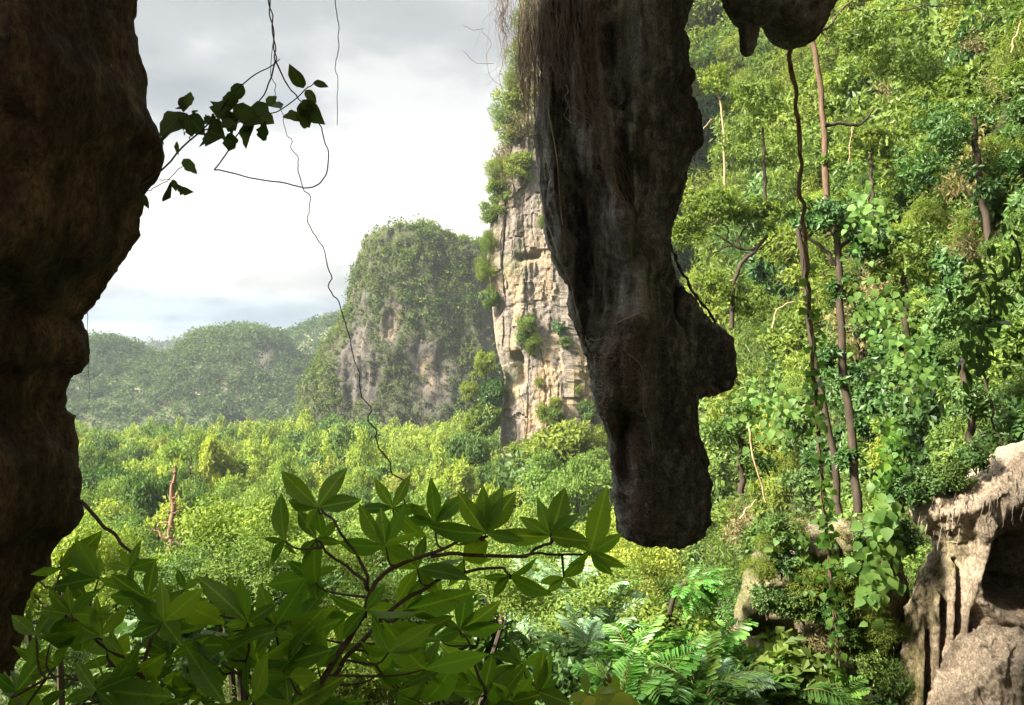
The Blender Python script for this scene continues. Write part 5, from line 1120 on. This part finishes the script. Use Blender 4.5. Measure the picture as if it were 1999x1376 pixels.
for lab, s, w, y in [('pale bare stem leaning on the lower slope right of the stalactite', [(1462, 830), (1468, 870), (1482, 930), (1496, 982)], .03, 19), ('short pale stick crossed on the ground beside the pale stem', [(1446, 1012), (1462, 992), (1478, 976)], .022, 18.5), ('thin bare stem on the upper slope beside the stalactite', [(1360, 278), (1375, 250), (1390, 232)], .05, 60),
        ('bare straw stem hanging at the top right corner', [(1975, 102), (1982, 75), (1994, 45)], .025, 20), ('thin upright grey stem below the crooked limb', [(1664, 248), (1660, 290), (1657, 320)], .025, 29), ('curved dead stem in the gap left of the liana', [(1508, 640), (1515, 612), (1530, 596), (1550, 590)], .03, 27)]:
    stroke('bare_stem', lab, 'stem', [(a, b, y) for a, b in s], w, w * .7, M['straw'], 16, .04)

# ------------------------------------------------------------------ dead tree in the valley
DY = 50.0; db = P(322, 1130, DY)
dt = thing('dead_tree', 'bare reddish dead tree standing alone in the valley forest', 'tree', db)
mb = MB(); p = rays([(341, 905, DY), (340, 930, DY), (336, 960, DY), (338, 990, DY), (335, 1020, DY), (334, 1050, DY), (330, 1085, DY), (326, 1120, DY), (325, 1300, DY)], 34, .10, 5)
mb.add(*tube(p, np.interp(np.arange(34), [0, 6, 18, 27, 33], [.06, .12, .20, .30, .34]), 9), .5, 0, True); part('trunk', mb, M['bark_dead'], dt)
for s, r in [([(333, 1048), (322, 1052), (312, 1040), (306, 1030)], .16), ([(312, 1040), (303, 1036), (296, 1034)], .08), ([(334, 1022), (320, 1020), (308, 1024)], .07), ([(330, 1075), (320, 1082), (316, 1070)], .13), ([(337, 975), (345, 966), (348, 958)], .07), ([(340, 925), (333, 920), (327, 923)], .05), ([(341, 912), (346, 905), (350, 908)], .04), ([(337, 1000), (328, 998), (323, 1001)], .05), ([(337, 1004), (345, 1000), (349, 994)], .05), ([(336, 1032), (345, 1030), (350, 1034)], .05), ([(334, 1062), (344, 1058), (352, 1062), (352, 1040)], .06), ([(338, 945), (333, 940), (331, 948)], .04), ([(337, 986), (342, 980), (341, 975)], .04)]:
    mb = MB(); q = rays([(a, b, DY - .1) for a, b in s], 10, .08, 7); mb.add(*tube(q, np.linspace(r, r * .35, 10), 6), .5, 0, True); part('limb', mb, M['bark_dead'], dt)

# ------------------------------------------------------------------ bushes on and around the cliff
rng = np.random.default_rng(91)
CB = [(1045, -20, 48, 'lime', 'at the very top'), (1036, 40, 46, 'fine', 'near the top'), (1024, 95, 42, 'lime', 'below the top bush'), (1014, 150, 44, 'fine', 'beside the root curtain'), (1004, 195, 44, 'lime', 'on the upper left edge'), (985, 222, 34, 'fine', 'jutting out on the upper left edge'), (1020, 250, 44, 'dry', 'in the straw patch'), (1000, 262, 38, 'lime', 'between the edge bushes'), (985, 305, 36, 'dry', 'halfway up the left edge'), (968, 330, 30, 'fine', 'sticking out over the sky'), (1015, 325, 36, 'lime', 'under the straw patch'), (974, 372, 34, 'lime', 'on the left edge above the gap'), (962, 415, 32, 'lime', 'lowest on the left sky edge'), (985, 345, 34, 'dry', 'in the dry fringe of the left edge'), (1040, 180, 46, 'dry', 'behind the root curtain'), (1062, 432, 18, 'fine', 'beside the upper ledge'), (958, 470, 28, 'fine', 'at the notch of the left edge'), (952, 520, 28, 'fine', 'left of the upper face'), (958, 580, 22, 'mid', 'left of the middle face'),
      (1028, 635, 26, 'lime', 'in the middle of the face'), (1038, 668, 24, 'fine', 'hanging under the middle bush'), (1020, 660, 18, 'mid', 'beside the middle bush'), (1092, 640, 18, 'shade', 'by the right of the face'), (1106, 668, 17, 'mid', 'under the right bush'), (1052, 745, 10, 'fine', 'in a crack low on the face'), (1058, 800, 18, 'lime', 'low on the face'), (1078, 815, 28, 'lime', 'on the bright low terrace'), (1085, 785, 18, 'lime', 'above the low terrace'), (1150, 800, 28, 'mid', 'where the face meets the stalactite'), (1165, 850, 34, 'lime', 'right foot'), (1110, 860, 32, 'lime', 'middle foot'), (1050, 870, 34, 'lime', 'left of the foot'), (1010, 890, 34, 'lime', 'left foot'), (1130, 760, 10, 'lime', 'in the tan crack')]
for (a, b, r, k, lab) in CB:
    qx, qy = proj(CL_V); m = (CL_N[:, 1] < -.1); d = np.hypot(qx - a, qy - b) + np.where(m, 0, 400); j = CL_V[np.argmin(d)]; Y = min(j[1], 129)
    rr_ = r * Y / F; place(BUSH[k][rng.integers(len(BUSH[k]))], BL[k][1], P(a, b, Y - .3), rr_, rng.uniform(0, 6), BL[k][0] + ' on the limestone cliff ' + lab, 'bush', 'bushes clinging to the limestone cliff', .4, rr_ * rng.uniform(.9, 1.3))
for k in range(26):
    a = rng.uniform(930, 1200); b = rng.uniform(860, 1060); Y = ray_hit(np.array([a]), np.array([b]), 30, 140)[0]
    if np.isnan(Y): continue
    p = P(a, b, Y); r = rng.uniform(24, 44) * Y / F; kk = ['lime', 'lime', 'fine', 'mid'][rng.integers(4)]
    place(BUSH[kk][rng.integers(3)], BL[kk][1], p, r, rng.uniform(0, 6), BL[kk][0] + ' on the bright slope under the cliff', 'bush', 'bushes on the bright slope under the cliff', .2)
for k in range(12):
    a = rng.uniform(915, 985); b = rng.uniform(690, 880); Y = 128; p = P(a, b, Y); r = rng.uniform(20, 32) * Y / F; kk = ['mid', 'shade', 'lime'][rng.integers(3)]
    place(BUSH[kk][rng.integers(3)], BL[kk][1], p, r, rng.uniform(0, 6), BL[kk][0] + ' at the left foot of the cliff', 'bush', 'bushes at the left foot of the cliff', .2, r * 1.3)

# ------------------------------------------------------------------ palms and undergrowth at the bottom
def frond_mesh(name, mat, L, pairs, ll, lw, arch, fan, seed):
    rng = np.random.default_rng(seed); t = np.linspace(0, 1, 12); p = np.stack([L * (t - .12 * t ** 2), 0 * t + .04 * np.sin(t * 3) * L, L * (.35 * t - arch * t ** 2)], -1)
    mb = MB(); mb.add(*tube(p, np.linspace(.016, .004, 12), 4), .3, 1)
    for s in np.linspace(.16, 1, pairs):
        b = np.array([np.interp(s, t, p[:, q]) for q in range(3)]); tg = unit(np.array([1, 0, .35 - 2 * arch * s])); w = ll * (.55 + .75 * math.sin(math.pi * min(.98, s * .9 + .08))) * rng.uniform(.85, 1.15)
        for sd in (1, -1):
            d = unit(tg * .62 + np.array([0, sd, 0]) + np.array([0, 0, rng.normal(-.12, .15)])); U = unit(np.cross(d, tg) * sd + rng.normal(0, .18, 3))
            S = unit(np.cross(d, U)); e = b + d * w; dr = np.array([0, 0, -.22 * w])
            if fan:
                m = b + d * w * .55; v = [b, m + S * lw * .75, e + S * lw * 1.25 + dr * .5 + d * lw * rng.uniform(-.8, .3), e + d * lw * .6 + dr, e - S * lw * 1.25 + dr * .6 + d * lw * rng.uniform(-.8, .3), m - S * lw * .75]
                mb.add(v, [(0, 1, 2, 3), (0, 3, 4, 5)], rng.random())
            else:
                m1 = b + d * w * .35; m2 = b + d * w * .7 + dr * .4; v = [b, m1 + S * lw, m2 + S * lw * .8, e + dr, m2 - S * lw * .8, m1 - S * lw]
                mb.add(v, [(0, 1, 4, 5), (1, 2, 3, 4)], rng.random())
    return mb.mesh(name, [mat, M['stem_green']])
FR = {'silver': [frond_mesh('frond', M['silver_leaf'], 1.5, 15, .34, .040, .38 + .1 * k, False, 5 + k) for k in range(3)],
      'green': [frond_mesh('frond', M['palm_leaf'], 1.35, 14, .26, .036, .35 + .12 * k, True, 15 + k) for k in range(3)],
      'dark': [frond_mesh('frond', M['creeper_leaf'], 1.5, 16, .30, .032, .42 + .1 * k, True, 25 + k) for k in range(3)]}
PLAB = {'silver': 'silvery feather leaved palm', 'green': 'bright green ragged leaved palm', 'dark': 'deep green ragged leaved palm'}
def palm(kind, px_, py_, Y, n, s, where, seed, up=.72):
    rng = np.random.default_rng(seed); c = P(px_, py_, Y); zg = terr(c[0:1], c[1:2])[0]; h = max(c[2] - zg, .3)
    t = thing('palm', PLAB[kind] + ' ' + where, 'palm', (c[0], Y, zg)); mb = MB(); mb.add(*tube(resample([(c[0], Y, zg - .2), (c[0] + .05, Y, zg + h * .5), tuple(c)], 8), np.linspace(.06, .04, 8), 6), .5, 0, True); part('stem', mb, M['bark'], t)
    for k in range(n):
        a = k / n * 2 * math.pi + rng.normal(0, .25); el = rng.uniform(-.1, .9) * up * 1.6; o = bpy.data.objects.new('frond', FR[kind][rng.integers(3)]); COL.objects.link(o); o.parent = t
        o.location = (0, 0, h + rng.uniform(-.25, .1)); o.rotation_euler = (rng.normal(0, .25), -el, a); q = s * rng.uniform(.75, 1.15); o.scale = (q, q, q)
PL = [('silver', 1175, 1190, 11.5, 12, 1.0, 'right of the shrub tip'), ('silver', 1110, 1215, 12.5, 11, 1.0, 'behind the lighter low shrub'), ('silver', 1170, 1270, 10, 12, .95, 'with drooping fronds above the yellow leaves'), ('silver', 1225, 1230, 11, 10, .9, 'left of the bent palm'), ('silver', 1060, 1170, 14, 10, 1.0, 'under the shrub branch'),
      ('green', 1265, 1290, 9.4, 13, 1.0, 'in front of the bent palm'), ('green', 1310, 1345, 8.8, 13, 1.0, 'at the bottom below the bent palm'), ('green', 1240, 1370, 8.2, 11, .9, 'at the bottom edge right of the yellow leaves'), ('green', 1400, 1290, 10, 12, 1.0, 'between the bent palm and the dark hollow'), ('green', 1450, 1215, 12, 13, 1.05, 'above the dark hollow'), ('dark', 1400, 1370, 8.8, 12, 1.0, 'at the bottom centre right'), ('green', 1500, 1330, 10, 13, 1.0, 'below the dark hollow'), ('dark', 1570, 1370, 9.5, 12, 1.0, 'at the bottom left of the liana'), ('green', 1590, 1290, 11, 12, 1.0, 'left of the liana foot'), ('green', 1540, 1200, 12.8, 9, .9, 'on the ledge left of the liana'), ('dark', 1350, 1240, 12, 11, 1.0, 'right of the bent palm stem'), ('dark', 1020, 1290, 12.5, 11, 1.0, 'seen through the shrub leaves'), ('silver', 960, 1250, 14, 10, 1.0, 'behind the low shrub whorls'), ('dark', 880, 1330, 13, 10, 1.0, 'behind the main shrub stem')]
PL += [('green', 1120, 1330, 10, 10, .9, 'seen between the low shrub and the yellow leaves'), ('green', 1215, 1165, 12.5, 9, .85, 'left of the bent palm head'), ('silver', 1140, 1150, 12, 9, .9, 'highest under the shrub tip'), ('green', 1340, 1300, 9.6, 11, .9, 'just right of the bent palm stem'), ('green', 1480, 1270, 10.8, 11, .95, 'in front of the dark hollow'), ('silver', 1430, 1345, 9.2, 10, .8, 'in the middle of the bottom edge palms'), ('green', 1650, 1370, 9.5, 10, .9, 'right of the liana foot'), ('green', 1600, 1345, 9.8, 10, .85, 'beside the liana foot')]
for i, a in enumerate(PL): palm(a[0], a[1] - 28, a[2] + 8.2, a[3] * 1.5, a[4] + 6, a[5] * .84, a[6], 400 + i)
bp_ = P(1298, 1262, 15.2); bz = terr(bp_[0:1], bp_[1:2])[0]
t = thing('bent_palm', 'bent dark stemmed palm with its leafy head drooping to the right below the stalactite', 'palm', (bp_[0], 15.2, bz)); mb = MB()
p = np.vstack([[(bp_[0], 15.2, bz - .2)], [P(a, b, 15.2) for a, b in [(1298, 1262), (1303, 1225), (1310, 1185), (1320, 1155), (1338, 1138), (1358, 1134)]]]); mb.add(*tube(resample(p, 26), np.linspace(.055, .045, 26), 7), .5, 0, True); part('stem', mb, M['bark'], t)
rng = np.random.default_rng(7)
for k in range(26):
    b = P(1322 + k * 1.6, 1150 - k * .6, 15.2); o = bpy.data.objects.new('frond', FR['green'][k % 3]); COL.objects.link(o); o.parent = t; o.location = tuple(b - np.array(t.location))
    o.rotation_euler = (rng.normal(0, .5), rng.uniform(-.7, .55), rng.normal(0, .75)); q = rng.uniform(.4, .62); o.scale = (q, q, q)
rng = np.random.default_rng(131)
for k in range(70):
    a = rng.uniform(60, 1720); b = rng.uniform(1090, 1420)
    if 1080 < a < 1700 and b < 1230: continue
    Y = rng.uniform(12.5, 26) if a < 1150 else rng.uniform(14.5, 19)
    c = P(a, b, Y); zg = terr(c[0:1], c[1:2])[0]
    if c[2] < zg - .3: c[2] = zg
    kk = rng.choice(['mid', 'lime', 'broad', 'fine', 'shade'], p=[.3, .25, .2, .15, .1]); r = rng.uniform(.8, 1.4) * (Y / 14) ** .7
    where = ('behind the left shrub' if a < 560 else 'behind the main shrub' if a < 1000 else 'among the palms' if a < 1560 else 'at the foot of the liana')
    if c[2] - zg > 2.0:
        me, lb = NEAR[rng.integers(3)]; s = (c[2] + r - zg) / 12; place(me, 'young_tree', (c[0], Y, zg - .1), max(s, r / 3.4), rng.uniform(0, 6), 'young ' + lb + ' rising ' + where, 'tree', 'young trees in the near undergrowth', .08, s)
    else:
        place(BUSH[kk][rng.integers(3)], BL[kk][1], c, r, rng.uniform(0, 6), BL[kk][0] + ' in the undergrowth ' + where, 'bush', 'bushes in the near undergrowth', .2, r)

# ------------------------------------------------------------------ give look-alikes their own labels
# photo position of every bush and tree that can be seen; those wholly hidden are left out
SEEN = {
    'valley_tree': '0 179 1282, 001 569 1088, 003 1256 1143, 005 670 1148, 010 998 1071, 011 1248 1096, 013 196 1081, 015 107 1138, 019 300 1082, 023 817 1045, 024 1296 1153, 026 649 1152, 030 1065 1074, 031 861 1082, 033 660 1044, 036 1162 1041, 040 863 1033, 044 808 1063, 057 1196 1017, 061 952 1080, 082 985 1064, 084 1014 1023, 085 264 1025, 092 493 986, 109 806 977, 114 349 1046, 137 281 1050, 139 183 1011, 149 652 1000, 151 986 1027, 153 328 1011, 156 266 1021, 157 1142 1012, 161 1025 999, 164 1114 951, 170 947 963, 171 289 958, 172 434 992, 176 785 984, 180 221 1000, 182 404 983, 185 691 999, 186 378 978, 190 871 967, 192 523 990, 194 999 1007, 195 214 956, 197 1112 979, 199 461 967, 205 561 939, 207 1052 930, 208 888 962, 210 1009 998, 211 253 997, 212 1167 924, 217 866 953, 218 197 933, 221 456 949, 223 363 955, 227 1190 978, 228 1015 962, 231 670 959, 232 896 929, 234 1168 895, 236 775 971, 237 961 923, 241 366 932, 245 497 948, 248 705 970, 252 973 911, 253 346 914, 255 257 904, 259 1053 903, 261 730 969, 262 537 920, 263 687 943, 264 419 894, 266 1137 877, 267 915 871, 268 623 943, 270 368 884, 272 814 958, 274 1184 907, 275 1080 857, 276 781 943, 280 315 924, 281 459 912, 282 718 941, 286 503 943, 289 659 923, 290 189 894, 296 490 934, 299 586 919',
    'lime_bush': '005 1859 2, 006 1394 18, 011 1788 7, 012 1367 31, 013 1418 61, 014 1488 61, 015 1524 99, 016 1621 26, 017 1667 7, 018 1871 33, 019 1371 77, 020 1580 121, 021 1625 82, 022 1666 53, 023 1504 130, 024 1614 160, 025 1372 187, 026 1573 156, 027 1601 210, 028 1681 229, 029 1787 216, 030 1864 173, 031 1367 295, 032 1415 274, 033 1531 231, 034 1365 349, 035 1414 324, 036 1863 336, 037 1361 363, 038 1590 359, 040 1370 488, 041 1540 469, 042 1759 493, 043 1391 495, 044 1541 493, 045 1645 550, 047 1449 575, 048 1501 581, 049 1598 593, 051 1402 612, 052 1447 675, 053 1543 655, 055 1565 708, 058 1407 769, 059 1417 774, 060 1571 772, 067 1365 840, 068 1493 851, 070 1039 880, 071 1104 859, 072 1722 881, 074 988 951, 076 1480 974, 077 1515 961, 082 1420 1029, 088 1322 1116, 091 1035 1, 092 1013 95, 093 1005 193, 094 994 260, 095 1016 317, 096 972 369, 097 960 413, 098 1028 635, 099 1057 800, 100 1078 811, 101 1084 783, 102 1170 846, 104 1029 863, 105 1001 876, 106 1129 759, 111 1035 893, 112 933 795, 113 942 707, 114 931 834, 115 974 803, 116 914 759, 117 917 823, 121 891 1369, 122 726 1352, 123 671 1316, 125 1305 1210',
    'leafy_bush': '007 1904 1, 009 1750 8, 010 1797 42, 011 1910 47, 012 1953 47, 013 1989 38, 014 1394 107, 015 1805 68, 016 1883 107, 017 1975 84, 018 1683 172, 020 1981 152, 021 1392 225, 023 1725 247, 024 1926 209, 025 1982 234, 026 1995 215, 027 1474 304, 028 1619 284, 029 1781 281, 030 1838 290, 032 1448 327, 033 1498 339, 034 1628 363, 035 1663 327, 036 1768 371, 037 1793 328, 038 1505 383, 040 1740 403, 041 1857 391, 042 1984 407, 043 1341 497, 044 1707 468, 045 1984 497, 046 1997 495, 047 1440 534, 048 1501 533, 049 1692 522, 050 1794 540, 051 1849 521, 052 1941 517, 053 1957 553, 055 1636 591, 056 1676 635, 057 1749 607, 058 1789 608, 059 1860 561, 060 1918 621, 061 1939 602, 062 1987 600, 063 1621 667, 064 1725 680, 065 1810 643, 067 1986 670, 069 1658 707, 070 1805 698, 071 1844 700, 072 1919 717, 073 1961 717, 076 1499 741, 077 1634 771, 078 1704 771, 079 1824 801, 080 1847 789, 081 1905 739, 082 1984 758, 083 1990 775, 085 1377 852, 086 1384 825, 087 1562 826, 088 1695 876, 090 1793 826, 091 1853 844, 092 1959 829, 093 1967 823, 096 1417 920, 097 1601 891, 098 1664 886, 099 1851 882, 100 1942 859, 101 1992 821, 102 1016 910, 104 1409 929, 105 1571 941, 106 1657 955, 107 1702 968, 108 1195 994, 109 1382 1045, 110 1634 1009, 111 1675 1007, 115 1354 1088, 116 1464 1051, 122 1525 1032, 123 1681 1049, 124 1530 1101, 125 1643 1109, 126 1614 1189, 127 1554 1182, 128 1499 1171, 129 1693 1286, 130 1717 1367, 131 1804 941, 132 1854 926, 133 1768 959, 134 1897 888, 135 1769 1050, 136 1662 1240, 137 960 582, 138 1019 660, 139 1092 640, 140 1104 667, 141 1145 801, 147 961 781, 148 955 818, 149 953 772, 150 974 755, 151 957 752, 152 956 812, 154 278 1268, 155 1109 1306, 159 141 1359',
    'feathery_bush': '002 1432 88, 003 1501 94, 004 1701 131, 005 1976 96, 006 1362 156, 007 1428 138, 008 1458 154, 009 1537 139, 010 1528 196, 011 1384 293, 012 1675 289, 013 1730 281, 014 1900 286, 015 1546 347, 016 1945 317, 017 1386 380, 018 1441 367, 019 1666 352, 020 1437 469, 021 1511 528, 022 1608 482, 023 1814 427, 024 1883 440, 025 1333 525, 027 1490 612, 029 1458 702, 030 1489 721, 032 1878 838, 035 1464 879, 036 1537 896, 037 1951 866, 041 905 963, 045 1393 1066, 050 1405 1060, 051 1431 1115, 053 1494 1059, 054 1491 1110, 055 1580 1134, 056 1677 1177, 057 1724 1234, 058 1743 1325, 059 1027 35, 060 1001 145, 061 983 222, 062 964 330, 063 1056 432, 064 953 471, 065 947 523, 066 1037 669, 067 1052 745, 071 1105 888',
    'dry_bush': '002 1903 79, 003 1727 169, 005 1952 171, 006 1873 356, 007 1897 483, 008 1711 545, 009 1662 642, 010 1458 673, 012 1446 1026, 016 1566 1029, 017 1654 1042, 018 1598 1247, 019 1013 249, 020 980 295, 021 980 350, 022 1036 188',
    'broadleaf_bush': '002 1913 132, 004 1991 329, 006 1805 428, 007 1938 408, 008 1846 651, 009 1926 637, 010 1691 720, 011 1748 726, 013 1744 788, 014 1635 850, 016 1807 887, 017 1590 1020, 018 316 1257, 019 1543 1303, 021 954 1244',
    'slope_tree': '0 1787 291, 002 1977 756, 003 1691 350, 004 1682 517, 005 1352 543, 006 1744 50, 008 1493 458, 009 1949 138, 011 1811 121, 012 1778 520, 013 1803 589, 014 1934 479, 015 1661 690, 016 1606 147, 018 1468 242, 019 1437 117, 020 1880 669, 022 1985 93, 023 1319 435, 025 1380 170, 026 1708 11, 028 1870 242, 030 1401 327, 031 1972 618, 032 1992 257, 034 1606 383, 035 1776 421, 036 1357 95, 037 1971 10, 038 1634 234, 039 1425 492, 040 1511 634, 041 1901 603, 042 1983 427, 045 1552 748',
    'young_tree': '001 455 1014, 003 420 1102, 004 161 1098, 008 1388 1166, 009 655 1198, 011 975 1187, 012 184 1082, 013 1782 1118, 014 873 1140, 015 974 1143, 016 1112 1174, 018 539 1251, 019 563 1136, 021 694 1250, 022 781 1189, 023 695 1235, 025 688 1103, 026 416 1045, 027 329 1121, 028 73 1175, 029 498 1108, 031 451 1341, 032 702 1155, 033 246 1200, 034 126 1273, 035 156 1292',
}
seen = {}
for nm, s_ in SEEN.items():
    for e_ in s_.split(', '):
        n_, a_, b_ = e_.split(); seen[nm if n_ == '0' else nm + '.' + n_] = (int(a_), int(b_))
LOOK = ('bushes on the hillside', 'bushes on the rock ledge', 'trees of the valley forest', 'bushes in the near undergrowth', 'young trees in the near undergrowth', 'trees on the hillside', 'bushes on the bright slope under the cliff', 'bushes at the left foot of the cliff', 'bushes clinging to the limestone cliff')
for o in [o for o in SC.objects if o.get('group') in LOOK and o.name not in seen]: bpy.data.objects.remove(o)
by = {}
for n_ in seen: by.setdefault(SC.objects[n_]['label'], []).append(n_)
ORD = ['leftmost', 'second from left', 'third from left', 'fourth from left', 'fifth from left', 'sixth from left', 'seventh from left', 'eighth from left']
def number(ns, base, pre=''):
    ns = sorted(ns, key=lambda a: seen[a][0])
    for i, a in enumerate(ns):
        w = ORD[i] if i < len(ns) - 1 or len(ns) == 1 else 'rightmost'
        if len(ns) == 1: w = ''
        SC.objects[a]['label'] = (base + ', ' + (pre + ' ' + w).strip()).rstrip(', ')
for lb, ns in by.items():
    if len(ns) == 1: continue
    if len(ns) <= 4: number(ns, lb); continue
    ns = sorted(ns, key=lambda a: seen[a][1]); k = 2 if len(ns) <= 12 else 3
    for i, ch in enumerate(np.array_split(np.array(ns), k)): number(list(ch), lb, (('upper', 'lower') if k == 2 else ('upper', 'middle', 'lower'))[i])
